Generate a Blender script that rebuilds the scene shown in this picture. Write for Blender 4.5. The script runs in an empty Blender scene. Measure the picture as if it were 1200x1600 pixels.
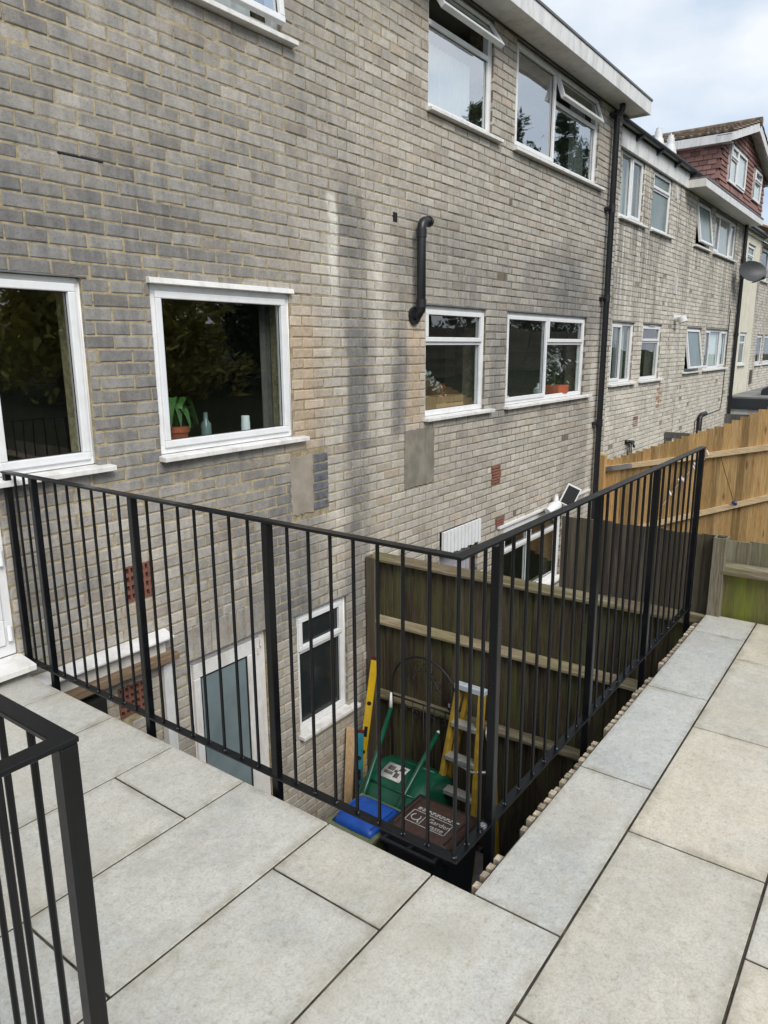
import bpy, bmesh, math, random
from mathutils import Vector, Matrix, noise
random.seed(11)
S = bpy.context.scene
COL = S.collection
R = math.radians

# ------------------------------------------------------------------ camera
YAW, PITCH, ROLL = 0.934672, -0.223281, -0.006654
CAMZ = 1.68
F_PX = 1129.38
def cam_axes():
    c, s = math.cos, math.sin
    f = Vector((s(YAW)*c(PITCH), c(YAW)*c(PITCH), s(PITCH)))
    r = Vector((c(YAW), -s(YAW), 0)); u = r.cross(f)
    return c(ROLL)*r + s(ROLL)*u, -s(ROLL)*r + c(ROLL)*u, f
CR, CU, CF = cam_axes()
cd = bpy.data.cameras.new('camera'); cam = bpy.data.objects.new('camera', cd); COL.objects.link(cam)
cd.sensor_fit = 'VERTICAL'; cd.sensor_height = 36; cd.lens = F_PX/1600*36
cd.clip_start = .05; cd.clip_end = 2000
cam.matrix_world = Matrix(((CR.x, CU.x, -CF.x, 0), (CR.y, CU.y, -CF.y, 0), (CR.z, CU.z, -CF.z, CAMZ), (0, 0, 0, 1)))
S.camera = cam
def project(p):
    d = Vector(p) - Vector((0, 0, CAMZ)); zc = d.dot(CF)
    return 600 + F_PX*d.dot(CR)/zc, 800 - F_PX*d.dot(CU)/zc, zc

# ------------------------------------------------------------------ sky, sun, exposure
SUN_EL, SUN_AZ = R(43), R(208)       # azimuth measured from +Y towards +X
W = bpy.data.worlds.new('World'); S.world = W; W.use_nodes = True
nt = W.node_tree; N = nt.nodes; N.clear()
out = N.new('ShaderNodeOutputWorld'); bg = N.new('ShaderNodeBackground'); bg.inputs[1].default_value = .10
sky = N.new('ShaderNodeTexSky'); sky.sky_type = 'NISHITA'; sky.sun_disc = False
sky.sun_elevation = SUN_EL; sky.sun_rotation = SUN_AZ; sky.dust_density = 2.0
tc = N.new('ShaderNodeTexCoord'); mp = N.new('ShaderNodeMapping'); mp.inputs['Scale'].default_value = (1, 1, 2.2)
mp.inputs['Location'].default_value = (3.1, .4, .2)
n1 = N.new('ShaderNodeTexNoise'); n1.inputs['Scale'].default_value = 2.6; n1.inputs['Detail'].default_value = 7; n1.inputs['Roughness'].default_value = .52
rp = N.new('ShaderNodeValToRGB'); e = rp.color_ramp.elements
e[0].position = .38; e[0].color = (2.9, 3.65, 4.75, 1); e[1].position = .62; e[1].color = (5.7, 5.85, 6.0, 1)
el = e.new(.5); el.color = (4.4, 4.85, 5.4, 1)
mx = N.new('ShaderNodeMix'); mx.data_type = 'RGBA'; mx.inputs[0].default_value = .86
L = nt.links.new
L(tc.outputs['Generated'], mp.inputs[0]); L(mp.outputs[0], n1.inputs['Vector']); L(n1.outputs[0], rp.inputs[0])
L(sky.outputs[0], mx.inputs[6]); L(rp.outputs[0], mx.inputs[7]); L(mx.outputs[2], bg.inputs[0]); L(bg.outputs[0], out.inputs[0])
sd = bpy.data.lights.new('sun', 'SUN'); sd.energy = 1.5; sd.angle = R(30); sd.color = (1, .96, .9)
so = bpy.data.objects.new('sun', sd); COL.objects.link(so)
sdir = Vector((math.sin(SUN_AZ)*math.cos(SUN_EL), math.cos(SUN_AZ)*math.cos(SUN_EL), math.sin(SUN_EL)))
so.rotation_euler = sdir.to_track_quat('Z', 'Y').to_euler(); so.location = (0, -8, 20)
S.view_settings.view_transform = 'Standard'; S.view_settings.look = 'None'
S.view_settings.exposure = 0.86; S.view_settings.gamma = 1; S.view_settings.use_curve_mapping = False
S.render.engine = 'CYCLES'

# ------------------------------------------------------------------ node helper
class NG:
    def __init__(s, name, rough=.6, spec=.5, metal=0):
        s.m = bpy.data.materials.new(name); s.m.use_nodes = True
        s.t = s.m.node_tree; s.n = s.t.nodes; s.b = s.n['Principled BSDF']
        s.b.inputs['Roughness'].default_value = rough; s.b.inputs['Specular IOR Level'].default_value = spec
        s.b.inputs['Metallic'].default_value = metal
        s._pos = None; s._obj = None
    def put(s, sock, v):
        if v is None: return
        if hasattr(v, 'is_output'): s.t.links.new(v, sock)
        elif isinstance(v, (tuple, list)) and len(v) == 3 and sock.type == 'RGBA': sock.default_value = (*v, 1)
        else: sock.default_value = v
    def pos(s):
        if not s._pos: s._pos = s.n.new('ShaderNodeNewGeometry')
        return s._pos.outputs['Position']
    def rnd(s):
        if not s._obj: s._obj = s.n.new('ShaderNodeObjectInfo')
        return s._obj.outputs['Random']
    def objcol(s):
        s.rnd(); return s._obj.outputs['Color']
    def xyz(s, v=None):
        a = s.n.new('ShaderNodeSeparateXYZ'); s.put(a.inputs[0], v or s.pos()); return a.outputs
    def comb(s, x, y, z):
        a = s.n.new('ShaderNodeCombineXYZ'); [s.put(a.inputs[i], v) for i, v in enumerate((x, y, z))]; return a.outputs[0]
    def m2(s, op, a, b=None, c=None, clamp=False):
        q = s.n.new('ShaderNodeMath'); q.operation = op; q.use_clamp = clamp
        for i, v in enumerate((a, b, c)): s.put(q.inputs[i], v)
        return q.outputs[0]
    def vscale(s, v, sc, loc=(0, 0, 0)):
        q = s.n.new('ShaderNodeMapping'); s.put(q.inputs[0], v); q.inputs['Scale'].default_value = sc; s.put(q.inputs['Location'], loc); return q.outputs[0]
    def noise(s, v, scale, detail=3, rough=.55, dist=0):
        q = s.n.new('ShaderNodeTexNoise'); s.put(q.inputs['Vector'], v); q.inputs['Scale'].default_value = scale
        q.inputs['Detail'].default_value = detail; q.inputs['Roughness'].default_value = rough; q.inputs['Distortion'].default_value = dist
        return q.outputs[0]
    def white(s, v):
        q = s.n.new('ShaderNodeTexWhiteNoise'); q.noise_dimensions = '3D'; s.put(q.inputs[0], v); return q.outputs
    def ramp(s, f, stops, interp='LINEAR'):
        q = s.n.new('ShaderNodeValToRGB'); q.color_ramp.interpolation = interp; e = q.color_ramp.elements
        while len(e) > 1: e.remove(e[-1])
        for i, (p, c) in enumerate(stops):
            c = (c, c, c, 1) if not isinstance(c, tuple) else (*c, 1)
            if i == 0: e[0].position = p; e[0].color = c
            else: k = e.new(p); k.color = c
        s.put(q.inputs[0], f); return q.outputs[0]
    def mix(s, f, a, b, blend='MIX'):
        q = s.n.new('ShaderNodeMix'); q.data_type = 'RGBA'; q.blend_type = blend; q.clamp_factor = True
        s.put(q.inputs[0], f); s.put(q.inputs[6], a); s.put(q.inputs[7], b); return q.outputs[2]
    def smooth(s, v, a, b):
        q = s.n.new('ShaderNodeMapRange'); q.interpolation_type = 'SMOOTHSTEP'; s.put(q.inputs[0], v)
        q.inputs[1].default_value = a; q.inputs[2].default_value = b; return q.outputs[0]
    def color(s, c): s.put(s.b.inputs['Base Color'], c); return s
    def rough(s, r): s.put(s.b.inputs['Roughness'], r); return s
    def bump(s, h, strength=.3, dist=.004):
        q = s.n.new('ShaderNodeBump'); q.inputs['Strength'].default_value = strength; q.inputs['Distance'].default_value = dist
        s.put(q.inputs['Height'], h); s.t.links.new(q.outputs[0], s.b.inputs['Normal']); return s

# ------------------------------------------------------------------ mesh helper
ID = {}
class MB:
    def __init__(s): s.v = []; s.f = []
    def hexa(s, p):
        b = len(s.v); s.v += [tuple(q) for q in p]
        s.f += [tuple(b+i for i in q) for q in ((0,3,2,1),(4,5,6,7),(0,1,5,4),(1,2,6,5),(2,3,7,6),(3,0,4,7))]; return s
    def box(s, x0, x1, y0, y1, z0, z1):
        return s.hexa([(x0,y0,z0),(x1,y0,z0),(x1,y1,z0),(x0,y1,z0),(x0,y0,z1),(x1,y0,z1),(x1,y1,z1),(x0,y1,z1)])
    def obox(s, c, ax, ay, az, hx, hy, hz, tx=1, ty=1):
        c = Vector(c); P = []
        for k, t1, t2 in ((-1, 1, 1), (1, tx, ty)):
            for i, j in ((-1,-1),(1,-1),(1,1),(-1,1)):
                P.append(c + ax*hx*i*t1 + ay*hy*j*t2 + az*hz*k)
        return s.hexa(P)
    def beam(s, p0, p1, w, h, up=(0,0,1)):
        p0, p1 = Vector(p0), Vector(p1); d = (p1-p0).normalized(); up = Vector(up)
        sx = d.cross(up).normalized(); u = sx.cross(d).normalized(); P = []
        for q in (p0, p1):
            for i, j in ((-1,-1),(1,-1),(1,1),(-1,1)): P.append(q + sx*w/2*i + u*h/2*j)
        return s.hexa(P)
    def tube(s, pts, r, n=8, caps=True, closed=False):
        pts = [Vector(p) for p in pts]; b = len(s.v); m = len(pts); rs = r if isinstance(r, (list, tuple)) else [r]*m
        nrm = None
        for i, p in enumerate(pts):
            if closed: d = (pts[(i+1) % m] - pts[i-1]).normalized()
            else: d = (pts[min(i+1, m-1)] - pts[max(i-1, 0)]).normalized()
            if nrm is None:
                nrm = d.orthogonal().normalized()
            nrm = (nrm - d*nrm.dot(d)).normalized(); bn = d.cross(nrm)
            for k in range(n):
                a = 2*math.pi*k/n; s.v.append(tuple(p + nrm*math.cos(a)*rs[i] + bn*math.sin(a)*rs[i]))
        for i in range(m if closed else m-1):
            j = (i+1) % m
            for k in range(n):
                l = (k+1) % n; s.f.append((b+i*n+k, b+i*n+l, b+j*n+l, b+j*n+k))
        if caps and not closed:
            s.f.append(tuple(b+k for k in range(n))[::-1]); s.f.append(tuple(b+(m-1)*n+k for k in range(n)))
        return s
    def prism(s, poly, h, axis='x', a0=0):
        # poly: list of 2D points; extruded along axis from a0 to h
        n = len(poly); b = len(s.v)
        for a in (a0, h):
            for p, q in poly:
                s.v.append({'x': (a, p, q), 'y': (p, a, q), 'z': (p, q, a)}[axis])
        s.f.append(tuple(b+i for i in range(n))); s.f.append(tuple(b+n+i for i in range(n))[::-1])
        for i in range(n): j = (i+1) % n; s.f.append((b+i, b+n+i, b+n+j, b+j))
        return s
    def quad(s, a, b_, c, d):
        b = len(s.v); s.v += [tuple(a), tuple(b_), tuple(c), tuple(d)]; s.f.append((b, b+1, b+2, b+3)); return s
    def mesh(s, name):
        me = bpy.data.meshes.new(name); me.from_pydata(s.v, [], s.f); me.update()
        bm = bmesh.new(); bm.from_mesh(me); bmesh.ops.recalc_face_normals(bm, faces=bm.faces); bm.to_mesh(me); bm.free()
        return me
    def build(s, name, mat, parent=None, bevel=0, smooth=False, seg=1):
        me = s.mesh(name); me.materials.append(mat)
        o = link(name, me, parent)
        if smooth:
            for p in me.polygons: p.use_smooth = True
            if smooth == 'auto':
                try:
                    me.set_sharp_from_angle(angle=R(40))
                except Exception: pass
        if bevel:
            md = o.modifiers.new('bevel', 'BEVEL'); md.width = bevel; md.segments = seg; md.limit_method = 'ANGLE'; md.harden_normals = False
        return o
WORLD = {}
def link(name, data, parent=None, loc=(0, 0, 0)):
    o = bpy.data.objects.new(name, data); COL.objects.link(o); o.location = loc
    WORLD[o.name] = Vector(loc)
    if parent:
        o.parent = parent; o.matrix_parent_inverse = Matrix.Translation(-WORLD[parent.name])
    return o
def thing(name, label, cat, loc=(0, 0, 0), group=None):
    o = link(name, None, None, loc); o.empty_display_size = .2
    return tag(o, label, cat, group)
def tag(o, label=None, cat=None, group=None, kind=None):
    if label: o['label'] = label
    if cat: o['category'] = cat
    if group: o['group'] = group
    if kind: o['kind'] = kind
    return o
def part(name, mat, parent, bevel=0, smooth=False, **k):
    raise NotImplementedError

# ------------------------------------------------------------------ materials
def simple(name, c, rough=.5, spec=.5, metal=0, var=.12, scale=18, bump=0, dirt=None):
    g = NG(name, rough, spec, metal); n = g.noise(g.pos(), scale, 4)
    k = g.ramp(n, [(.3, 1-var), (.7, 1+var*.4)])
    col = g.mix(1, c, k, 'MULTIPLY')
    if dirt:
        d = g.noise(g.vscale(g.pos(), (3, 3, .8)), 3.1, 5, .65)
        col = g.mix(g.ramp(d, [(.48, 0.0), (.72, .75)]), col, dirt)
    g.color(col)
    if bump: g.bump(g.noise(g.pos(), scale*6, 3), bump, .003)
    return g.m

ZP, CH, MOD, XP = 2.06, .0755, .2225, 3.922     # brick course and module
def brick_nodes(g):
    x, y, z = g.xyz()
    row = g.m2('FLOOR', g.m2('DIVIDE', g.m2('SUBTRACT', z, ZP), CH))
    odd = g.m2('FLOORED_MODULO', row, 2.0)
    colm = g.m2('FLOOR', g.m2('DIVIDE', g.m2('SUBTRACT', g.m2('SUBTRACT', x, XP), g.m2('MULTIPLY', odd, MOD/2)), MOD))
    w = g.white(g.comb(row, colm, 3.3))
    return x, z, w
def ramp_x(g, x, pts, a=1.5, b=10.7):
    return g.ramp(g.m2('DIVIDE', g.m2('SUBTRACT', x, a), b-a), [((p-a)/(b-a), max(0., v)) for p, v in pts])
def grime(g, x, z):
    # weather stains as they run down this wall: one profile along the wall for each band of height
    nz = g.noise(g.vscale(g.pos(), (1, 1, 1)), 1.3, 4)
    nf = g.noise(g.vscale(g.pos(), (3.2, 1, .55)), 2.2, 4, .6)
    zz = g.m2('ADD', z, g.m2('MULTIPLY', g.m2('SUBTRACT', nz, .5), 1.1))
    xx = g.m2('ADD', x, g.m2('MULTIPLY', g.m2('SUBTRACT', nf, .5), .22))
    U = ramp_x(g, xx, [(1.6, .62), (3.0, .62), (3.8, .55), (4.25, .5), (4.6, .42), (5.0, .34), (5.8, .3), (7, .32), (8, .28), (9, .34), (9.8, .42), (10.4, .38)])
    M1 = ramp_x(g, xx, [(1.6, .72), (2.9, .72), (3.35, .58), (3.7, .42), (4.1, .34), (4.3, .3), (4.42, .36), (4.55, .66), (4.74, .62), (4.85, .3), (5.0, .16), (5.12, .34), (5.25, .58), (5.5, .5), (6.4, .58), (7, .5), (8, .5), (8.8, .68), (9.4, .66), (9.9, .4), (10.4, .45)])
    M = ramp_x(g, xx, [(1.6, .68), (2.75, .70), (3.4, .45), (3.88, .12), (4.1, .1), (4.25, .3), (4.36, .12), (4.50, .3), (4.57, .80), (4.77, .76), (4.86, .42), (5.0, .16), (5.14, .3), (5.22, .74), (5.34, .66), (5.42, .2), (5.62, .1), (6.75, .4), (7.05, .66), (7.3, .5), (9.5, .5), (9.72, .4), (9.95, .2), (10.2, .36), (10.5, .34)])
    Lo = ramp_x(g, xx, [(1.6, .4), (2.5, .42), (3.1, .5), (3.7, .66), (4.05, .6), (4.3, .22), (4.42, .2), (4.55, .66), (4.76, .64), (4.86, .4), (5.0, .2), (5.3, .25), (5.7, .42), (6.2, .34), (6.8, .24), (7.5, .2), (8.5, .24), (9.4, .34), (9.8, .4), (9.95, .16), (10.15, .34), (10.5, .3)])
    f = g.mix(g.smooth(zz, 2.1, 1.75), M1, M)
    f = g.mix(g.smooth(zz, 2.55, 3.1), f, U)
    f = g.mix(g.smooth(zz, 1.1, .75), f, Lo)
    f = g.mix(g.smooth(zz, -.3, -.8), f, (.38, .38, .38))
    fine = g.noise(g.vscale(g.pos(), (9, 2, 1.2)), 1.6, 4, .6)
    big = g.noise(g.pos(), .9, 4, .6)
    f = g.m2('ADD', f, g.m2('MULTIPLY', g.m2('SUBTRACT', fine, .5), .55))
    f = g.m2('ADD', f, g.m2('MULTIPLY', g.m2('SUBTRACT', big, .5), .5), clamp=True)
    return f
def lime(g, x, z):
    wx = g.m2('ADD', x, g.m2('MULTIPLY', g.m2('SUBTRACT', g.noise(g.vscale(g.pos(), (1, 1, 1)), 5, 3), .5), .09))
    wl = g.m2('MULTIPLY', g.smooth(g.m2('ABSOLUTE', g.m2('SUBTRACT', wx, 4.40)), .075, .02), g.m2('MULTIPLY', g.smooth(z, 2.82, 2.78), g.smooth(z, 1.7, 2.5)))
    wl2 = g.m2('MULTIPLY', g.smooth(g.m2('ABSOLUTE', g.m2('SUBTRACT', wx, 9.93)), .16, .04), g.m2('MULTIPLY', g.smooth(z, 1.9, 1.2), .45))
    wl3 = g.m2('MULTIPLY', g.smooth(g.m2('ABSOLUTE', g.m2('SUBTRACT', wx, 4.98)), .1, .02), g.m2('MULTIPLY', g.smooth(z, 2.7, 2.4), g.m2('MULTIPLY', g.smooth(z, 1.3, 1.9), .5)))
    wl = g.m2('MAXIMUM', wl, g.m2('MAXIMUM', wl2, wl3))
    return wl
def brick_material(name, far=False):
    g = NG(name, .9, .25); x, z, w = brick_nodes(g)
    if far:
        n1 = g.noise(g.vscale(g.pos(), (1.6, 1, .5)), 1.1, 4, .6); n2 = g.noise(g.vscale(g.pos(), (6, 1, .45)), 1.3, 4, .65)
        f = g.m2('ADD', g.m2('MULTIPLY', n1, .9), g.m2('MULTIPLY', n2, .75))
        up = g.m2('MULTIPLY', g.smooth(z, .9, 3.0), .3)
        f = g.m2('MULTIPLY', g.m2('ADD', g.m2('SUBTRACT', f, .76), up), 1.7, clamp=True)
        st = g.noise(g.vscale(g.pos(), (9, 1, .3)), 1.5, 3, .6); f = g.m2('MULTIPLY', f, g.ramp(st, [(.40, .25), (.55, 1.)]))
        light = (.68, .64, .56); dark = (.25, .24, .215); warm = (.60, .51, .39)
    else:
        f = grime(g, x, z); light = (.565, .52, .45); dark = (.19, .187, .183); warm = (.50, .37, .25)
    f = g.m2('ADD', f, g.m2('MULTIPLY', g.m2('SUBTRACT', w[0], .5), .20), clamp=True)
    c = g.ramp(f, [(0, light), (.38, tuple(a*.62+b*.38 for a, b in zip(light, dark))), (.8, dark), (1, tuple(a*.85 for a in dark))])
    # peach run-off beside the windows and warm, buff individual bricks
    pk = g.ramp(w[0], [(.0, .0), (.72, .0), (.9, .32), (1, .5)])
    hue = g.white(g.comb(w[0], w[0], w[0]))[0]
    if not far:
        a = g.m2('MULTIPLY', g.smooth(g.m2('ABSOLUTE', g.m2('SUBTRACT', x, 4.02)), .36, .05), g.m2('MULTIPLY', g.smooth(z, .55, 1.0), g.smooth(z, 2.3, 1.7)))
        b = g.m2('MULTIPLY', g.smooth(g.m2('ABSOLUTE', g.m2('SUBTRACT', x, 5.5)), .22, .05), g.m2('MULTIPLY', g.smooth(z, .8, 1.1), g.smooth(z, 2.1, 1.7)))
        ab = g.m2('MULTIPLY', g.m2('MAXIMUM', a, b), g.m2('SUBTRACT', 1.0, f))
        c = g.mix(g.m2('MULTIPLY', ab, .8), c, warm)
        # white lime run below the leaking joint
        wl = lime(g, x, z)
        c = g.mix(g.m2('MULTIPLY', wl, .85), c, (.76, .73, .66))
    c = g.mix(pk, c, tuple(.5*a+.5*b for a, b in zip(warm, light)), 'MIX') if far else g.mix(g.m2('MULTIPLY', pk, g.m2('SUBTRACT', 1.0, f)), c, warm)
    # speckle and pits
    sp = g.noise(g.pos(), 95, 3, .7); c = g.mix(1, c, g.ramp(sp, [(.30, .62), (.42, .95), (.62, 1.04), (.75, 1.18)]), 'MULTIPLY')
    md = g.noise(g.pos(), 22, 4, .6); c = g.mix(1, c, g.ramp(md, [(.3, .84), (.7, 1.1)]), 'MULTIPLY')
    v = g.m2('ADD', .86, g.m2('MULTIPLY', hue, .26)); c = g.mix(1, c, g.comb(v, v, v), 'MULTIPLY')
    g.color(c); g.bump(g.m2('ADD', sp, md), .5, .0035)
    return g.m
def mortar_material(name, far=False):
    g = NG(name, .95, .15); x, y, z = g.xyz()
    a = g.noise(g.pos(), 1.1, 4); b = g.noise(g.pos(), 30, 3)
    c = g.mix(g.ramp(a, [(.35, 0.), (.65, 1.)]), (.47, .385, .235), (.37, .31, .20))
    if far: c = (.32, .285, .235)
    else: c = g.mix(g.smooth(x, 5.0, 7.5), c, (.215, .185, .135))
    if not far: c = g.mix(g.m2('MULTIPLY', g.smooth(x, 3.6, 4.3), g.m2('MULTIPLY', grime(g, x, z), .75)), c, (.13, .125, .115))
    if not far: c = g.mix(g.m2('MULTIPLY', lime(g, x, z), .7), c, (.60, .57, .50))
    c = g.mix(1, c, g.ramp(b, [(.3, .6), (.7, 1.15)]), 'MULTIPLY')
    gap = g.noise(g.vscale(g.pos(), (2, 1, 9)), 2.4, 4, .7); c = g.mix(g.ramp(gap, [(.62, 0.), (.72, .8)]), c, (.09, .08, .06))
    g.color(c); g.bump(b, .6, .004); return g.m
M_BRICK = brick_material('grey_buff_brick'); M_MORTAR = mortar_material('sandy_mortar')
M_BRICKF = brick_material('pale_buff_brick', True); M_MORTARF = mortar_material('grey_mortar', True)

def upvc():
    g = NG('white_plastic_frame', .32, .5)
    d = g.noise(g.vscale(g.pos(), (2, 2, 2)), 4, 5, .65)
    g.color(g.mix(g.ramp(d, [(.45, 0.), (.8, .55)]), (.80, .81, .82), (.58, .57, .53))); g.rough(g.ramp(d, [(.3, .25), (.7, .45)])); return g.m
M_UPVC = upvc()
M_SILL = simple('white_painted_sill', (.78, .77, .75), .45, dirt=(.5, .47, .42), var=.08)
M_FASCIA = simple('weathered_white_fascia', (.74, .74, .73), .5, dirt=(.42, .41, .38), var=.1, scale=9)
M_SOFFIT = simple('dusty_white_soffit', (.74, .72, .67), .7, dirt=(.52, .49, .44), var=.12, scale=5)
M_LEAD = simple('grey_roof_felt', (.16, .165, .17), .75, var=.3, scale=6)
M_BLACKP = simple('black_plastic_pipe', (.016, .017, .02), .38, var=.2)
M_GASKET = simple('black_rubber_seal', (.012, .012, .013), .6)
M_STAINB = simple('rust_stained_brick', (.42, .27, .19), .9, .2, var=.4, scale=25)
M_TERRA = simple('red_terracotta', (.225, .10, .072), .85, .3, var=.3, scale=25, bump=.3)
M_HOLE = simple('dark_void', (.01, .009, .008), .9)
M_CEMENT = simple('grey_cement_render', (.27, .245, .20), .92, .2, var=.3, scale=7, bump=.4, dirt=(.16, .15, .125))
M_CEMENT2 = simple('pale_cement_render', (.34, .30, .245), .92, .2, var=.25, scale=8, bump=.4)
M_BLUEB = simple('blue_engineering_brick', (.155, .16, .175), .8, .3, var=.5, scale=14, bump=.3)
M_CREAM = simple('cream_render', (.70, .67, .55), .9, .2, var=.1, scale=4, dirt=(.55, .51, .41))
M_CONC = simple('grey_concrete', (.24, .235, .22), .95, .2, var=.35, scale=5, bump=.4, dirt=(.12, .12, .10))
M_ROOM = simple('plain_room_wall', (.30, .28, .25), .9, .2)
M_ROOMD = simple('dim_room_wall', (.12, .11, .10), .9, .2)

def glass(name, ior=2.25, tint=(.93, .97, .96)):
    g = NG(name); n = g.n; n.remove(g.b)
    gl = n.new('ShaderNodeBsdfGlossy'); gl.inputs['Roughness'].default_value = .015; gl.inputs['Color'].default_value = (1, 1, 1, 1)
    tr = n.new('ShaderNodeBsdfTransparent'); tr.inputs[0].default_value = (*tint, 1)
    fr = n.new('ShaderNodeFresnel'); fr.inputs[0].default_value = ior
    geo = n.new('ShaderNodeNewGeometry')
    f = g.m2('MULTIPLY', fr.outputs[0], g.m2('SUBTRACT', 1.0, geo.outputs['Backfacing']))
    wob = g.noise(geo.outputs['Position'], 2.2, 1); bp = n.new('ShaderNodeBump'); bp.inputs['Strength'].default_value = .12; bp.inputs['Distance'].default_value = .02
    g.put(bp.inputs['Height'], wob); g.t.links.new(bp.outputs[0], gl.inputs['Normal'])
    ms = n.new('ShaderNodeMixShader'); g.put(ms.inputs[0], f); g.t.links.new(tr.outputs[0], ms.inputs[1]); g.t.links.new(gl.outputs[0], ms.inputs[2])
    g.t.links.new(ms.outputs[0], n['Material Output'].inputs[0]); return g.m
M_GLASS = glass('window_glass'); M_GLASSU = glass('bright_window_glass', 8.5)
M_OBSC = simple('obscured_teal_glass', (.20, .255, .27), .2, .5, var=.25, scale=3)
M_OBSCD = simple('obscured_dark_glass', (.022, .027, .028), .14, .6, var=.4, scale=3)
M_OBSCG = simple('obscured_grey_glass', (.14, .19, .185), .2, .6, var=.2, scale=4)
M_VOILE = simple('white_voile_curtain', (.78, .80, .82), .9, .1, var=.05)
M_CURT = simple('grey_curtain', (.38, .39, .38), .9, .1, var=.15, scale=6)
M_CURTD = simple('dark_curtain', (.13, .12, .11), .9, .1, var=.2)

def metal_black():
    g = NG('black_powder_coated_steel', .30, .33)
    n = g.noise(g.pos(), 9, 5, .7); n2 = g.noise(g.pos(), 300, 2)
    g.color(g.mix(g.ramp(n, [(.5, 0.), (.85, .5)]), (.003, .0035, .005), (.014, .0145, .016))); g.rough(g.ramp(n, [(.3, .24), (.7, .42)])); g.bump(n2, .08, .001); return g.m
M_BLACK = metal_black()
M_WELD = simple('bare_grey_weld', (.10, .105, .11), .45, metal=.4, var=.3, scale=60)
M_BOLT = simple('zinc_bolt', (.55, .56, .58), .3, metal=.9, var=.2)

def slab_material():
    g = NG('stone_grey_porcelain', .42, .45)
    off = g.m2('MULTIPLY', g.rnd(), 37.0); p = g.n.new('ShaderNodeVectorMath'); p.operation = 'ADD'; g.put(p.inputs[0], g.pos()); g.put(p.inputs[1], g.comb(off, g.m2('MULTIPLY', off, 1.7), 0.0)); p = p.outputs[0]
    cloud = g.noise(p, 2.3, 6, .62, .6); mid = g.noise(p, 9, 5, .65); fine = g.noise(p, 120, 3, .7); grit = g.noise(g.pos(), 55, 4, .75)
    c = g.mix(1, g.objcol(), g.ramp(cloud, [(.28, (.89, .91, .93)), (.5, (.99, .985, .97)), (.72, (1.06, 1.04, 1.0))]), 'MULTIPLY')
    c = g.mix(1, c, g.ramp(mid, [(.3, .91), (.7, 1.06)]), 'MULTIPLY')
    sand = g.noise(p, 34, 6, .78, .4); c = g.mix(1, c, g.ramp(sand, [(.33, (.78, .75, .68)), (.46, (.97, .96, .94)), (.6, (1.04, 1.04, 1.03)), (.74, (1.14, 1.14, 1.13))]), 'MULTIPLY')
    rust = g.noise(p, 6.5, 5, .75); c = g.mix(g.ramp(rust, [(.60, 0.), (.72, .35)]), c, (.44, .34, .22))
    c = g.mix(1, c, g.ramp(fine, [(.32, .80), (.5, 1.), (.7, 1.08)]), 'MULTIPLY')
    c = g.mix(1, c, g.ramp(grit, [(.30, .72), (.43, 1.)]), 'MULTIPLY')
    # pale mineral veins
    vq = g.noise(g.vscale(p, (1, 1, 1)), 1.7, 5, .6, 1.4); vein = g.ramp(g.m2('ABSOLUTE', g.m2('SUBTRACT', vq, .5)), [(0, 1.), (.003, .5), (.009, 0.)])
    gate = g.ramp(g.noise(p, 3.1, 2), [(.57, 0.), (.68, .5)])
    c = g.mix(g.m2('MULTIPLY', vein, gate), c, (.72, .71, .67))
    # ochre dirt and damp grey patches
    d = g.noise(g.pos(), 1.5, 6, .7); c = g.mix(g.ramp(d, [(.50, 0.), (.74, .5)]), c, (.42, .36, .255))
    d2 = g.noise(g.vscale(g.pos(), (1, 1, 1), (5, 2, 1)), 2.7, 6, .7); c = g.mix(g.ramp(d2, [(.56, 0.), (.74, .38)]), c, (.24, .25, .245))
    tcg = g.n.new('ShaderNodeTexCoord').outputs['Generated']; ux, uy, uz = g.xyz(tcg)
    eg = lambda q, k: g.m2('MULTIPLY', g.m2('MINIMUM', q, g.m2('SUBTRACT', 1.0, q)), k)
    ed = g.m2('MINIMUM', eg(ux, .9), eg(uy, .44)); en = g.noise(g.pos(), 7.5, 5, .7)
    c = g.mix(g.m2('MULTIPLY', g.smooth(ed, .045, .0), g.ramp(en, [(.42, .05), (.68, .75)])), c, (.27, .235, .17))
    g.color(c); g.rough(g.ramp(mid, [(.3, .34), (.7, .52)])); g.bump(g.m2('ADD', fine, g.m2('MULTIPLY', mid, 2.0)), .22, .0025); return g.m
M_SLAB = slab_material()
M_GROUT = simple('dark_slab_joint', (.055, .05, .042), .95, .1, var=.5, scale=22, bump=.5, dirt=(.14, .125, .095))

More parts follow.
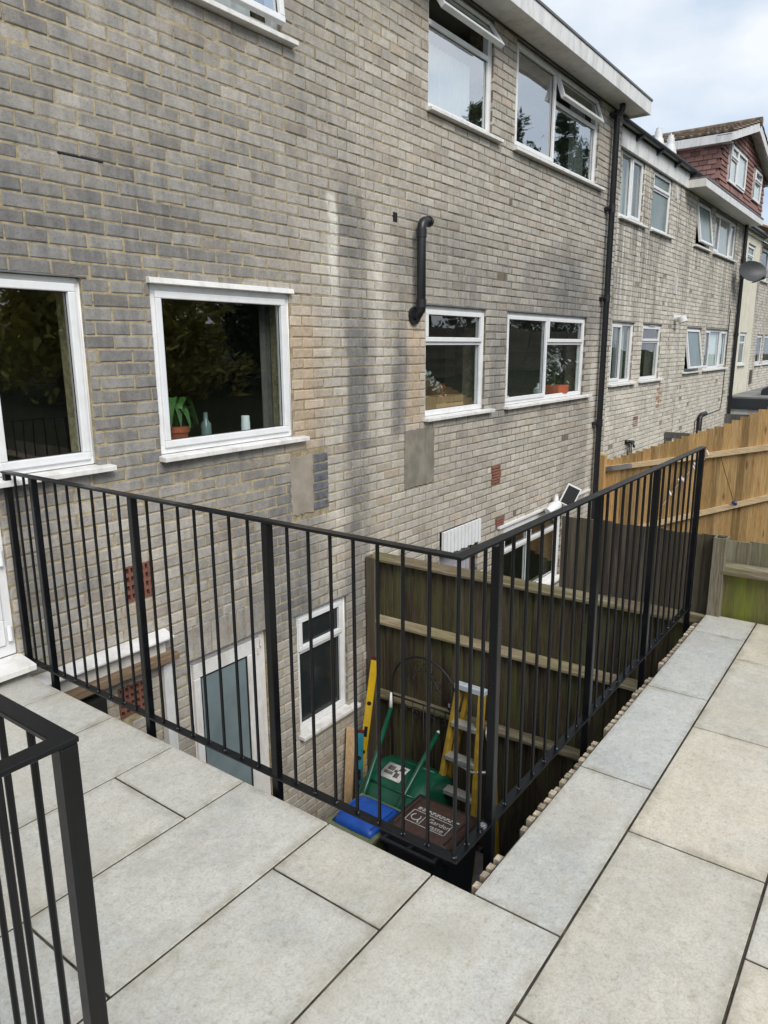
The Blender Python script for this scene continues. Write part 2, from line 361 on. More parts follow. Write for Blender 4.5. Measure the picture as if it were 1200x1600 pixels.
def wood(name, c1, c2, axis='z', moss=0., mosscol=(.10, .12, .035), pale=None, knots=0., rough=.85):
    g = NG(name, rough, .25); r = g.rnd(); off = g.m2('MULTIPLY', r, 23.0)
    sc = {'z': (14, 14, .9), 'y': (14, .9, 14), 'x': (.9, 14, 14)}[axis]
    ad = g.n.new('ShaderNodeVectorMath'); ad.operation = 'ADD'; g.put(ad.inputs[0], g.pos()); g.put(ad.inputs[1], g.comb(off, g.m2('MULTIPLY', off, .7), off)); p = ad.outputs[0]
    st = g.noise(g.vscale(p, sc), 2.2, 6, .68, .25); fine = g.noise(g.vscale(p, tuple(q*5 for q in sc)), 2.0, 4, .6)
    c = g.mix(g.ramp(st, [(.3, 0.), (.7, 1.)]), c1, c2)
    c = g.mix(1, c, g.ramp(fine, [(.3, .68), (.7, 1.18)]), 'MULTIPLY')
    v = g.m2('ADD', .62, g.m2('MULTIPLY', r, .68)); c = g.mix(1, c, g.comb(v, v, v), 'MULTIPLY')
    if pale:
        pn = g.noise(g.vscale(p, tuple(q*.5 for q in sc)), 2.6, 5, .7); c = g.mix(g.ramp(pn, [(.5, 0.), (.72, .8)]), c, pale)
    if moss:
        mn = g.noise(g.vscale(p, tuple(.3*q+1.2 for q in sc)), 1.2, 5, .65); c = g.mix(g.ramp(mn, [(.46, 0.), (.70, moss)] if moss < .96 else [(.36, .12), (.66, moss)]), c, mosscol)
    if knots:
        q = g.n.new('ShaderNodeTexVoronoi'); g.put(q.inputs['Vector'], g.vscale(p, {'z': (7, 7, 2.2), 'y': (7, 2.2, 7), 'x': (2.2, 7, 7)}[axis])); q.inputs['Scale'].default_value = 1
        c = g.mix(g.ramp(q.outputs['Distance'], [(.05, knots), (.17, 0.)]), c, (.12, .06, .025))
    g.color(c); g.bump(g.m2('ADD', st, fine), .45, .004); return g.m
M_OLD = wood('old_brown_fence_timber', (.036, .026, .019), (.10, .076, .05), 'z', .85, (.098, .108, .034), pale=(.17, .148, .095))
M_OLDT = wood('dark_brown_fence_timber', (.07, .053, .04), (.135, .106, .08), 'z', .25, pale=(.175, .15, .115))
M_ALGAE = wood('algae_green_fence_timber', (.075, .06, .032), (.16, .14, .065), 'z', .97, (.17, .195, .028), pale=(.24, .225, .10))
M_GREYB = wood('lichen_grey_fence_timber', (.10, .085, .058), (.20, .175, .125), 'z', .5, (.14, .145, .05), pale=(.33, .31, .24))
M_RAIL = wood('lichen_crusted_rail', (.13, .10, .06), (.29, .24, .155), 'y', .65, (.165, .165, .055), pale=(.44, .40, .29))
M_NEW = wood('golden_new_fence_timber', (.42, .25, .095), (.60, .395, .175), 'z', 0, pale=(.66, .475, .25), knots=.75)
M_NEWR = wood('pale_new_fence_rail', (.52, .38, .22), (.68, .53, .33), 'y', 0, knots=.5)
M_SLAT = wood('pale_sawn_slat', (.27, .205, .13), (.66, .57, .45), 'z', .25, (.16, .17, .07))
M_GREYW = wood('silver_grey_timber', (.10, .098, .092), (.19, .185, .175), 'z', .1)
M_PLANK = wood('raw_pine_plank', (.40, .26, .14), (.52, .37, .22), 'z', 0, knots=.3)
M_BEAM = wood('stained_timber_lintel', (.26, .16, .09), (.42, .30, .19), 'x', .1, pale=(.46, .40, .32))

# ------------------------------------------------------------------ ground and terrace
PITZ = -2.46
def grid(name, xs, ys, zf, mat, kind='structure'):
    v = [(x, y, zf(x, y)) for y in ys for x in xs]; n = len(xs)
    f = [(j*n+i, j*n+i+1, (j+1)*n+i+1, (j+1)*n+i) for j in range(len(ys)-1) for i in range(n-1)]
    m = MB(); m.v = v; m.f = f; o = m.build(name, mat, None, smooth=True); o['kind'] = kind; return o
M_SOIL = simple('earth_and_leaf_litter', (.07, .06, .04), .95, .1, var=.4, scale=3, dirt=(.05, .07, .025))
M_LAWN = simple('mown_lawn', (.03, .042, .016), .95, .1, var=.4, scale=8, bump=.6, dirt=(.05, .045, .025))
tag(MB().quad((-400, -400, -2.62), (400, -400, -2.62), (400, 400, -2.62), (-400, 400, -2.62)).build('ground', M_SOIL), kind='structure')
tag(MB().box(1.72, 4.72, .95, 3.70, -2.60, PITZ).build('courtyard_floor', M_CONC), kind='structure')
tag(MB().box(4.86, 10.30, 2.6, 3.70, -2.60, PITZ+.005).build('patio', M_CONC), kind='structure')
def gz(x, y):
    t = max(0, min(1, (3.0-y)/5.0)); return -2.5 + 2.9*(t*t*(3-2*t)) + max(0, -y-2)*.09 + .03*math.sin(x*1.7+y)
grid('garden_lawn', [4.86+i*1.5 for i in range(40)], [3.0-.4*i for i in range(14)]+[-2.6-1.5*i for i in range(26)], gz, M_LAWN)
grid('lawn_slope', [-30+i*1.72 for i in range(21)], [-3.05-1.2*i for i in range(30)], lambda x, y: -.06+max(0, -y-5)*.09+.02*math.sin(x+y), M_LAWN)

terr = tag(MB().box(-3.0, 1.690, -3.0, 3.700, -2.60, -.026).box(1.690, 4.755, -3.0, .905, -2.60, -.026).build('terrace', M_CONC), kind='structure')
tag(MB().box(-3.0, 1.722, -3.0, 3.703, -.0262, -.0045).box(1.722, 4.76, -3.0, .930, -.0262, -.0045).build('joint_bed', M_GROUT, terr), kind=None)
SLX, SLY, J = .8965, .4444, .0085
rows = [.650+SLY*k for k in range(-6, 8)]
def slab(x0, x1, y0, y1):
    m = MB().box(x0+J/2, x1-J/2, y0+J/2, y1-J/2, -.022, 0)
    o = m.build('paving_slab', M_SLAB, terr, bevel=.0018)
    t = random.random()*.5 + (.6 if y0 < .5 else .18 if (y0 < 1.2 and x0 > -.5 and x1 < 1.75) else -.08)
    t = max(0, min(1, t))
    cool, warm = (.53, .537, .52), (.60, .555, .465); k = .95+.1*random.random()  # cool tone paints in sky reflection and house shade; warm tone is foot dirt
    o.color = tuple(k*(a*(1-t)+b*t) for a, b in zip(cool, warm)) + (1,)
def row(y0, y1, xa, xb, x_joint):
    xs = [xa]; k = math.floor((xa-x_joint)/SLX)-1
    while True:
        q = x_joint + k*SLX; k += 1
        if q >= xb-.03: break
        if q > xa+.03: xs.append(q)
    xs.append(xb)
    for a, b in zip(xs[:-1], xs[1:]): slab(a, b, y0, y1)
EDX, EDY, FARX = 1.737, .944, 4.765
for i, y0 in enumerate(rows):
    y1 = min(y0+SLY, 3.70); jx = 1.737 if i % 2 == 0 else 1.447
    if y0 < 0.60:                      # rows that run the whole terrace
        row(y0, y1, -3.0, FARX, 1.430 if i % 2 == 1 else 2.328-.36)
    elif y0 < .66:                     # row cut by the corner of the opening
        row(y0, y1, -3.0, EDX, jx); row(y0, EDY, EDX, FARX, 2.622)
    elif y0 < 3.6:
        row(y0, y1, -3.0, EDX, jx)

# ------------------------------------------------------------------ railings
def rail_baluster(p, z0, z1, parent, r=.0065):
    m = MB().tube([(p[0], p[1], z0), (p[0], p[1], z1)], r, 10); return m.build('baluster', M_BLACK, parent, smooth='auto')
def weld(p, z, parent):
    m = MB()
    for k in range(3):
        a = random.random()*6.28; m.tube([(p[0]+.008*math.cos(a), p[1]+.008*math.sin(a), z-.001), (p[0]+.006*math.cos(a), p[1]+.006*math.sin(a), z+.005)], [.0035, .0015], 6)
    m.build('weld', M_WELD, parent, smooth=True)
RT0, RT1, RB0, RB1 = 1.075, 1.085, .058, .068
rail = thing('railing', 'long black steel railing turning the corner around the courtyard opening', 'railing', (1.775, 1.04, 0))
def lrail(z0, z1, name):
    m = MB(); pts = [(1.752, 3.705), (1.752, 1.014), (4.665, 1.014), (4.665, 1.050), (1.788, 1.050), (1.788, 3.705)]
    m.prism(pts, z1, 'z', z0); return m.build(name, M_BLACK, rail, bevel=.0015)
lrail(RT0, RT1, 'top_rail'); lrail(RB0, RB1, 'bottom_rail')
P1 = [3.680, 3.430, 2.630, 1.830]; P2 = [2.010, 2.915, 3.735, 4.646]
for y in P1:
    MB().box(1.7545, 1.7855, y-.0155, y+.0155, (RB1+.0005 if y > 3.6 else -.34), RT0-.0006).build('post', M_BLACK, rail, bevel=.003, seg=2)
for x in P2:
    MB().box(x-.0155, x+.0155, 1.0165, 1.0475, -.55, RT0-.0006).build('post', M_BLACK, rail, bevel=.003, seg=2)
B1 = [3.60, 3.515] + [3.43-.1*k for k in range(1, 8)] + [2.63-.1*k for k in range(1, 8)] + [1.83-.099*k for k in range(1, 8)] + [1.034]
for y in B1:
    rail_baluster((1.770, y), RB1-.001, RT0+.001, rail); weld((1.770, y), RB1, rail)
B2 = [1.848, 1.928]
for a, b in zip(P2[:-1], P2[1:]):
    n = max(2, round((b-a)/.108)); B2 += [a+(b-a)*k/n for k in range(1, n)]
for x in B2:
    rail_baluster((x, 1.032), RB1-.001, RT0+.001, rail); weld((x, 1.032), RB1, rail)
bo = MB(); bo.tube([(1.962, 1.032, RB1), (1.962, 1.032, RB1+.006)], .0135, 14); bo.tube([(1.962, 1.032, RB1+.006), (1.962, 1.032, RB1+.0085)], [.008, .0065], 6); bo.build('bolt', M_BOLT, rail, smooth='auto')
for x, s in ((2.0, 1), ):
    MB().box(1.994-.02, 1.994, 1.032-.012, 1.032+.012, 1.066, 1.0745).build('bracket', M_WELD, rail)
fr = thing('railing', 'black steel railing corner close in the lower left foreground', 'railing', (.52, 1.03, 0))
for z0, z1, nm in ((RT0, RT1, 'top_rail'), (RB0, RB1, 'bottom_rail')):
    MB().prism([(.546, 1.005), (.546, 2.4), (.512, 2.4), (.512, 1.039), (-1.2, 1.039), (-1.2, 1.005)], z1, 'z', z0).build(nm, M_BLACK, fr, bevel=.0015)
for x, y in ((.529, 1.022), (.529, 2.35), (-1.15, 1.022)):
    MB().box(x-.0155, x+.0155, y-.0155, y+.0155, .001, RT0-.0006).build('post', M_BLACK, fr, bevel=.003, seg=2)
for k in range(12): rail_baluster((.529, 1.022+.105*(k+1)), RB1-.001, RT0+.001, fr)
for k in range(15): rail_baluster((.529-.105*(k+1), 1.022), RB1-.001, RT0+.001, fr)

# ------------------------------------------------------------------ slatted screen on the terrace edge
scr = thing('slatted_screen', 'row of pale sawn timber slats fixed below the paving edge', 'screen', (3.2, .96, -.1))
sm = MB().box(-.0145, .0145, .0, .023, -.62, 0).mesh('slat'); sm.materials.append(M_SLAT)
x = 1.80
while x < 4.70:
    near = [p for p in P2 if abs(x-p) < .06]
    gap = 1.975 < x < 2.10 or 2.86 < x < 2.965 or 3.685 < x < 3.80 or x > 4.62
    if not gap:
        o = link('slat', sm, scr, (x+random.uniform(-.003, .003), .949+random.uniform(0, .004), -.016+random.uniform(-.009, .006)))
    x += .050
MB().box(1.70, 4.70, .934, .9475, -.10, -.024).box(1.70, 4.70, .934, .9475, -.42, -.34).build('backing_rail', M_GREYW, scr)
MB().box(1.985, 2.20, .952, .966, -.30, -.045).build('infill_board', M_CEMENT2, scr)

# ------------------------------------------------------------------ brick walls
YA, YC = 3.71, 3.85
def brick_geo(m, x0, x1, z0, z1, Y, jit=1., deep=.085):
    ch = .0035; rj = lambda a: random.uniform(-a, a)*jit
    dy = rj(.0026) + (random.random() < .04)*rj(.004); tl, tr = rj(.0022), rj(.0022)
    c = [(x0+rj(.0028), z0+rj(.0022)), (x1+rj(.0028), z0+rj(.0022)), (x1+rj(.0028), z1+rj(.0025)), (x0+rj(.0028), z1+rj(.0025))]
    b = len(m.v); cx, cz = (x0+x1)/2, (z0+z1)/2
    for px, pz in c: m.v.append((px, Y+deep, pz))
    for px, pz in c: m.v.append((px, Y+ch+dy, pz))
    for i, (px, pz) in enumerate(c):
        k = ch*(.8+random.random()*1.4+(random.random() < .06)*2.2)
        m.v.append((px+(k if px < cx else -k), Y+dy+(tl if i in (0, 3) else tr), pz+(k if pz < cz else -k)))
    for i in range(4):
        j = (i+1) % 4; m.f.append((b+i, b+j, b+4+j, b+4+i)); m.f.append((b+4+i, b+4+j, b+8+j, b+8+i))
    m.f.append((b+8, b+9, b+10, b+11))
def brick_list(X0, X1, Z0, Z1, ops, phase=0.):
    res = []; k0 = math.floor((Z0-ZP)/CH); k1 = math.ceil((Z1-ZP)/CH)
    for k in range(k0, k1):
        za, zb = ZP+k*CH, ZP+(k+1)*CH
        if zb > Z1+.02 or za < Z0-.06: continue
        iv = [(X0, X1)]
        for a, b, c, d in ops:
            if min(zb, d)-max(za, c) > .3*CH:
                nv = []
                for p, q in iv:
                    if b <= p or a >= q: nv.append((p, q)); continue
                    if a > p: nv.append((p, a))
                    if b < q: nv.append((b, q))
                iv = nv
        st = XP + phase + (k % 2)*MOD/2
        for p, q in iv:
            i = math.floor((p-st)/MOD)
            while st+i*MOD < q:
                a, b = st+i*MOD, st+(i+1)*MOD; i += 1
                fa, fb = max(a+.0055, p), min(b-.0055, q)
                if fb-fa > .03: res.append((fa, fb, za+.0052, zb-.0052))
    return res
def mortar_wall(name, X0, X1, Z0, Z1, Y, ops, mat, parent, back=.27):
    xs = sorted({X0, X1, *[q for o in ops for q in o[:2] if X0 < q < X1]}); zs = sorted({Z0, Z1, *[q for o in ops for q in o[2:] if Z0 < q < Z1]})
    m = MB()
    inside = lambda x, z: any(a < x < b and c < z < d for a, b, c, d in ops)
    nx, nz = len(xs)-1, len(zs)-1
    solid = [[not inside((xs[i]+xs[i+1])/2, (zs[j]+zs[j+1])/2) for j in range(nz)] for i in range(nx)]
    y0, y1 = Y+.0048, Y+back
    for i in range(nx):
        for j in range(nz):
            if not solid[i][j]: continue
            a, b, c, d = xs[i], xs[i+1], zs[j], zs[j+1]
            m.quad((a, y0, c), (b, y0, c), (b, y0, d), (a, y0, d)); m.quad((a, y1, c), (a, y1, d), (b, y1, d), (b, y1, c))
            if i == 0 or not solid[i-1][j]: m.quad((a, y0, c), (a, y0, d), (a, y1, d), (a, y1, c))
            if i == nx-1 or not solid[i+1][j]: m.quad((b, y0, c), (b, y1, c), (b, y1, d), (b, y0, d))
            if j == 0 or not solid[i][j-1]: m.quad((a, y0, c), (a, y1, c), (b, y1, c), (b, y0, c))
            if j == nz-1 or not solid[i][j+1]: m.quad((a, y0, d), (b, y0, d), (b, y1, d), (a, y1, d))
    me = bpy.data.meshes.new(name); me.from_pydata(m.v, [], m.f); me.materials.append(mat)
    return link(name, me, parent)
VAR = []
for k in range(14):
    m = MB(); brick_geo(m, -MOD/2+.0055, MOD/2-.0055, -CH/2+.0052, CH/2-.0052, 0)
    me = m.mesh('brick'); me.materials.append(M_BRICK); VAR.append(me)
def lay_bricks(wall, bricks, Y, mat, n_single):
    def area(b):
        u, v, zc = project(((b[0]+b[1])/2, Y, (b[2]+b[3])/2))
        if zc < .3 or not (0 < u < 1200 and 0 < v < 1600) or v > 1045+.49*(u-30): return 0
        d = Vector(((b[0]+b[1])/2, Y, (b[2]+b[3])/2-CAMZ)); return (b[1]-b[0])*(b[3]-b[2])*Y/d.length**3
    full = sorted(bricks, key=area, reverse=True) if n_single else bricks
    single = full[:n_single]; rest = full[n_single:]
    for b in single:
        if area(b) == 0: rest.append(b); continue
        if abs(b[1]-b[0]-(MOD-.011)) < .001:
            link('brick', random.choice(VAR), wall, ((b[0]+b[1])/2, Y, (b[2]+b[3])/2))
        else:
            m = MB(); brick_geo(m, *b, Y); m.build('brick', mat, wall)
    m = MB()
    for b in rest: brick_geo(m, *b, Y)
    tag(m.build('brickwork', mat, wall), kind='stuff')

# ------------------------------------------------------------------ windows and doors
def bars(m, x0, x1, z0, z1, y0, y1, w, tr=None):
    wl, wr, wb, wt = w if isinstance(w, tuple) else (w, w, w, w)
    m.box(x0, x1, y0, y1, z0, z0+wb); m.box(x0, x1, y0, y1, z1-wt, z1)
    m.box(x0, x0+wl, y0, y1, z0+wb, z1-wt); m.box(x1-wr, x1, y0, y1, z0+wb, z1-wt); return m
def tilt(m, hinge, ang, axis='x'):
    # rotates what the builder holds about a hinge line; positive opens the bottom outwards (-y)
    Mx = Matrix.Rotation(ang, 4, 'X' if axis == 'x' else 'Z'); h = Vector(hinge)
    m.v = [tuple(Mx @ (Vector(v)-h) + h) for v in m.v]
def window(parent, x0, x1, z0, z1, Y, lights, glassm=None, sill=True, head=False, rec=.035, fw=.052, label=None, sill_over=(.03, .09), back=None):
    """lights: (x0,x1,z0,z1 in metres, kind, angle) kind: 'fix' | 'sash' | 'open' """
    gm = glassm or M_GLASS; yf = Y+rec
    f = MB(); zb = z0+(.045 if sill else 0)
    bars(f, x0+.004, x1-.004, zb, z1-.004, yf, yf+.06, fw)
    xs = sorted({l[1] for l in lights if l[1] < x1-.02})
    for x in xs: f.box(x-.024, x+.024, yf+.001, yf+.059, zb+fw, z1-.004-fw)
    for l in lights:
        if l[3] < z1-.02: f.box(l[0]+(fw if l[0] < x0+.02 else .024), l[1]-(fw if l[1] > x1-.02 else .024), yf+.0015, yf+.0585, l[3]-.022, l[3]+.022)
    w = f.build('window', M_UPVC, parent, bevel=.004, seg=2)
    if label: w['label'] = label
    for l in lights:
        a, b, c, d, kind, ang = l; kind_open = kind == 'open'
        ia = a+(fw if a < x0+.02 else .024); ib = b-(fw if b > x1-.02 else .024)
        ic = max(c, zb)+(fw if c < z0+.06 else .022); idd = min(d, z1-.004)-(fw if d > z1-.02 else .022)
        gk = MB(); sw = 0
        if kind != 'fix':
            sw = .042; s = MB(); q0, q1 = yf-.018, yf+.03
            bars(s, ia-.014, ib+.014, ic-.014, idd+.014, q0, q1, sw)
            if kind_open: tilt(s, (0, q1, idd+.014), -ang)
            s.build('sash', M_UPVC, w, bevel=.005, seg=2)
        ga, gb, gc, gd = ia-.014+sw, ib+.014-sw, ic-.014+sw, idd+.014-sw
        if kind == 'fix': ga, gb, gc, gd = ia, ib, ic, idd
        p = MB(); yp = yf+.012 if kind != 'fix' else yf+.024
        bars(gk, ga-.001, gb+.001, gc-.001, gd+.001, yp-.004, yp-.0005, .006)
        p.box(ga-.004, gb+.004, yp, yp+.006, gc-.004, gd+.004)
        if kind_open:
            tilt(gk, (0, yf+.03, idd+.014), -ang); tilt(p, (0, yf+.03, idd+.014), -ang)
        gk.build('gasket', M_GASKET, w); p.build('pane', gm, w)
        if kind != 'fix' and not kind_open and back:
            pass
    if sill:
        s = MB(); oa, ob = sill_over; yo = Y-.062
        s.hexa([(x0-oa, yo, z0+.004), (x1+ob, yo, z0+.004), (x1+ob, yf+.05, z0+.004), (x0-oa, yf+.05, z0+.004),
                (x0-oa, yo, z0+.034), (x1+ob, yo, z0+.034), (x1+ob, yf+.05, z0+.044), (x0-oa, yf+.05, z0+.044)])
        s.build('sill', M_SILL, w, bevel=.003)
    if head:
        s = MB(); s.hexa([(x0-.02, Y-.038, z1-.004), (x1+.02, Y-.038, z1-.004), (x1+.02, yf+.02, z1-.004), (x0-.02, yf+.02, z1-.004),
                          (x0-.02, Y-.030, z1+.030), (x1+.02, Y-.030, z1+.030), (x1+.02, Y+.006, z1+.034), (x0-.02, Y+.006, z1+.034)])
        s.build('drip_strip', M_SILL, w, bevel=.003)
    else:
        MB().box(x0-.03, x1+.03, Y-.004, Y+.02, z1-.003, z1+.006).build('lintel_edge', M_LEAD, w)
    # sealant bead round the frame
    for xe, dx in ((x0, .002), (x1, -.002)):
        MB().tube([(xe+dx, yf-.002, z0+.05), (xe+dx*2, yf-.003, (z0+z1)/2), (xe+dx, yf-.002, z1-.01)], .006, 6).build('sealant', M_SILL, w, smooth=True)
    return w
def curtain(w, x0, x1, z0, z1, y, mat, amp=.02, waves=9, name='curtain'):
    n = waves*8; m = MB()
    for i in range(n+1):
        t = i/n; x = x0+(x1-x0)*t; yy = y+amp*math.sin(t*waves*6.283)+amp*.4*math.sin(t*waves*2.3*6.283+1)
        m.v += [(x, yy, z0), (x, yy, z1), (x, yy+.004, z0), (x, yy+.004, z1)]
    for i in range(n):
        b = i*4; m.f += [(b, b+4, b+5, b+1), (b+2, b+3, b+7, b+6)]
    return m.build(name, mat, w, smooth=True)
def rooms(parent, X0, X1, Y, levels, mat, depth=2.6):
    for za, zb in levels:
        m = MB(); y0, y1 = Y+.2705, Y+depth
        m.quad((X0, y1, za), (X1, y1, za), (X1, y1, zb), (X0, y1, zb)); m.quad((X0, y0, za), (X1, y0, za), (X1, y1, za), (X0, y1, za))
        m.quad((X0, y0, zb), (X0, y1, zb), (X1, y1, zb), (X1, y0, zb)); m.quad((X0, y0, za), (X0, y1, za), (X0, y1, zb), (X0, y0, zb))
        m.quad((X1, y0, za), (X1, y0, zb), (X1, y1, zb), (X1, y1, za))
        me = bpy.data.meshes.new('room'); me.from_pydata(m.v, [], m.f); me.materials.append(mat); link('room', me, parent)
def airbrick(parent, x0, x1, z0, z1, Y, nx=5, nz=4, louvre=False):
    m = MB()
    if louvre:
        n = nz; m.box(x0, x1, Y+.004, Y+.05, z0, z1)
        for k in range(n):
            za = z0+(z1-z0)*(k+.15)/n; m.hexa([(x0+.01, Y-.008, za), (x1-.01, Y-.008, za), (x1-.01, Y+.01, za), (x0+.01, Y+.01, za), (x0+.01, Y-.002, za+(z1-z0)*.62/n), (x1-.01, Y-.002, za+(z1-z0)*.62/n), (x1-.01, Y+.01, za+(z1-z0)*.62/n), (x0+.01, Y+.01, za+(z1-z0)*.62/n)])
        return m.build('airbrick', M_TERRA, parent)
    dx, dz = (x1-x0)/nx, (z1-z0)/nz; q = .2
    for i in range(nx+1):
        xa = x0+i*dx; m.box(max(x0, xa-dx*q), min(x1, xa+dx*q), Y-.005, Y+.055, z0, z1)
    for i in range(nx):
        for j in range(nz+1):
            za = z0+j*dz; m.box(x0+i*dx+dx*q, x0+(i+1)*dx-dx*q, Y-.0045, Y+.0545, max(z0, za-dz*q), min(z1, za+dz*q))
    a = m.build('airbrick', M_TERRA, parent, bevel=0)
    MB().box(x0+.005, x1-.005, Y+.05, Y+.07, z0+.005, z1-.005).build('void', M_HOLE, a); return a

def ragged(x0, x1, z0, z1, y):
    P = []; n = 12; c = [(x0, z0), (x1, z0), (x1, z1), (x0, z1)]
    for i in range(4):
        (a, b), (d, e_) = c[i], c[(i+1) % 4]
        for k in range(n): t = k/n; P.append((a+(d-a)*t+random.uniform(-.009, .009), b+(e_-b)*t+random.uniform(-.009, .009)))
    return MB().prism(P, YA+.03, 'y', y)
LEV = [(-2.46, .0), (.08, 2.55), (2.70, 4.71)]
H0, H1 = ZP-14*CH, ZP                    # ground-floor window opening
UH0, UH1 = ZP+21*CH, ZP+35*CH            # first floor
LH1 = ZP-32*CH; LH0 = LH1-14*CH          # lower floor
# ---------------- house A
hA = thing('terraced_house', 'grime-streaked grey-buff brick house nearest the camera, behind the railing', 'house', (2.0, 3.71, -2.46))
wx0, wx1 = 2.735, 3.905
AIR2 = (2.405, 2.605, .19, .41); AIR3 = (2.29, 2.475, -.53, -.335)
opsA = [(.80, 1.735, .09, H1), (1.735, 2.305, H0, H1), (wx0, wx1, H0, H1), (2.0, 3.92, UH0, UH1), (2.835, 3.585, -2.44, LH1+.235), (3.868, 4.482, LH0, LH1), AIR2, AIR3,
        (3.862, 4.095, .445, .888), (4.110, 4.285, .445, .888)]
mopsA = opsA[:4] + [(2.835, 3.585, -2.44, LH1)] + opsA[5:8]
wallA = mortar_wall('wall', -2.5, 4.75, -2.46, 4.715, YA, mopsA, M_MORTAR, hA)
lay_bricks(wallA, brick_list(-1.2, 4.748, -2.46, 4.71, opsA), YA, M_BRICK, 298)
for k in range(10):                      # soldier course over the lower door
    a = 2.80+k*.0765; m = MB(); brick_geo(m, a+.004, a+.0725, LH1+.003, LH1+.232, YA); m.build('brick', M_BRICK, wallA)
MB().box(2.24, 2.50, YA+.001, YA+.02, ZP+8*CH-.005, ZP+8*CH+.005).build('mortar_gap', M_HOLE, wallA)
ragged(3.858, 4.098, .443, .890, YA-.003).build('cement_patch', M_CEMENT2, wallA, bevel=.002)
for k in range(6):
    za = .447+k*.0745; m = MB(); q = .012*(k % 2); brick_geo(m, 4.108+q, 4.283, za, za+.064, YA-.002); m.build('brick', M_BLUEB, wallA)
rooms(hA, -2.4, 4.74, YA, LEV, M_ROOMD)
airbrick(wallA, *AIR2, YA, 6, 4); airbrick(wallA, *AIR3, YA, 5, 4)
# patio door with its side window
d = MB(); bars(d, .80, 1.733, .10, H1-.004, YA+.02, YA+.085, (.05, .05, .06, .05)); dA = d.build('door', M_UPVC, hA, bevel=.004)
d = MB(); bars(d, .856, 1.681, .165, H1-.058, YA+.005, YA+.06, (.10, .10, .14, .10)); d.box(.956, 1.581, YA+.0055, YA+.0595, .78, .88); d.build('door_leaf', M_UPVC, dA, bevel=.005)
MB().box(.955, 1.582, YA+.025, YA+.045, .30, .785).build('door_panel', M_UPVC, dA, bevel=.01)
MB().box(.955, 1.582, YA+.03, YA+.036, .875, H1-.155).build('pane', M_GLASS, dA)
h = MB(); h.box(1.595, 1.63, YA-.008, YA+.004, .28, .50); h.tube([(1.612, YA-.008, .44), (1.612, YA-.05, .44), (1.50, YA-.055, .44)], .011, 8)
h.tube([(1.70, YA-.004, .19), (1.70, YA-.004, .27)], .014, 10); h.tube([(1.70, YA-.004, .60), (1.70, YA-.004, .68)], .014, 10); h.build('handle', M_UPVC, dA, smooth='auto')
s = MB(); s.hexa([(.72, YA-.15, .045), (1.748, YA-.15, .045), (1.748, YA+.02, .045), (.72, YA+.02, .045), (.72, YA-.15, .078), (1.748, YA-.15, .078), (1.748, YA+.02, .099), (.72, YA+.02, .099)]); s.build('threshold', M_SILL, dA, bevel=.003)
window(hA, 1.737, 2.305, H0, H1, YA, [(1.737, 2.305, H0, H1, 'sash', 0)], fw=.045, sill_over=(.60, .075))
wA2 = window(hA, wx0, wx1, H0, H1, YA, [(wx0, wx1, H0, H1, 'sash', 0)], head=True, sill_over=(.02, .11), rec=.02)
curtain(wA2, 3.80, 3.90, 1.08, 2.03, YA+.20, M_CURTD, .012, 2)
wA1 = window(hA, 2.0, 3.92, UH0, UH1, YA, [(2.0, 3.92, UH0, UH1, 'open', R(6))], glassm=M_GLASSU, sill_over=(.05, .10))
curtain(wA1, 2.1, 3.8, 3.78, 4.66, YA+.17, M_VOILE, .014, 12)
wAk = window(hA, 3.868, 4.482, LH0, LH1, YA, [(3.868, 4.482, LH0, LH1-.33, 'fix', 0), (3.868, 4.482, LH1-.33, LH1, 'sash', 0)], glassm=M_OBSCD, sill_over=(.02, .10))
# lower door
d = MB(); bars(d, 2.838, 3.580, -2.44, LH1-.004, YA+.07, YA+.14, (.06, .055, .05, .06)); dl = d.build('door', M_SILL, hA, bevel=.004)
d = MB(); bars(d, 2.902, 3.520, -2.385, LH1-.070, YA+.055, YA+.10, (.055, .125, .55, .105)); d.build('door_leaf', M_SILL, dl, bevel=.005)
MB().box(2.955, 3.397, YA+.07, YA+.078, -1.84, LH1-.172).build('pane', M_OBSC, dl)
g = MB(); bars(g, 2.957, 3.395, -1.835, LH1-.175, YA+.0645, YA+.0695, .012); g.build('gasket', M_GASKET, dl)
h = MB(); [h.tube([(3.44+a, YA+.05, z), (3.44+a, YA+.05, z+.05)], .008, 8) for a, z in ((.055, LH1-.19), (.085, LH1-.14))]; h.build('hinge', M_SILL, dl, smooth='auto')
# white-topped lintel over the recess beside the pit
bm = MB(); bm.hexa([(1.70, YA-.10, -.098), (2.655, YA-.10, -.098), (2.655, YA, -.098), (1.70, YA, -.098), (1.70, YA-.10, -.082), (2.655, YA-.10, -.082), (2.655, YA, -.052), (1.70, YA, -.052)])
lt = bm.build('lintel_capping', M_SILL, hA, bevel=.003)
MB().box(1.70, 2.63, YA-.03, YA-.001, -.20, -.099).build('lintel_face', M_SOFFIT, lt)
MB().box(1.70, 2.68, YA-.105, YA-.0005, -.245, -.201).build('lintel_beam', M_BEAM, lt, bevel=.004)
MB().box(2.585, 2.655, YA-.06, YA-.0015, -2.46, -.246).build('boxed_pipe', M_FASCIA, hA, bevel=.003)
MB().box(1.73, 2.16, YA-.09, YA-.004, -.62, -.30).build('meter_box', M_HOLE, hA, bevel=.006)

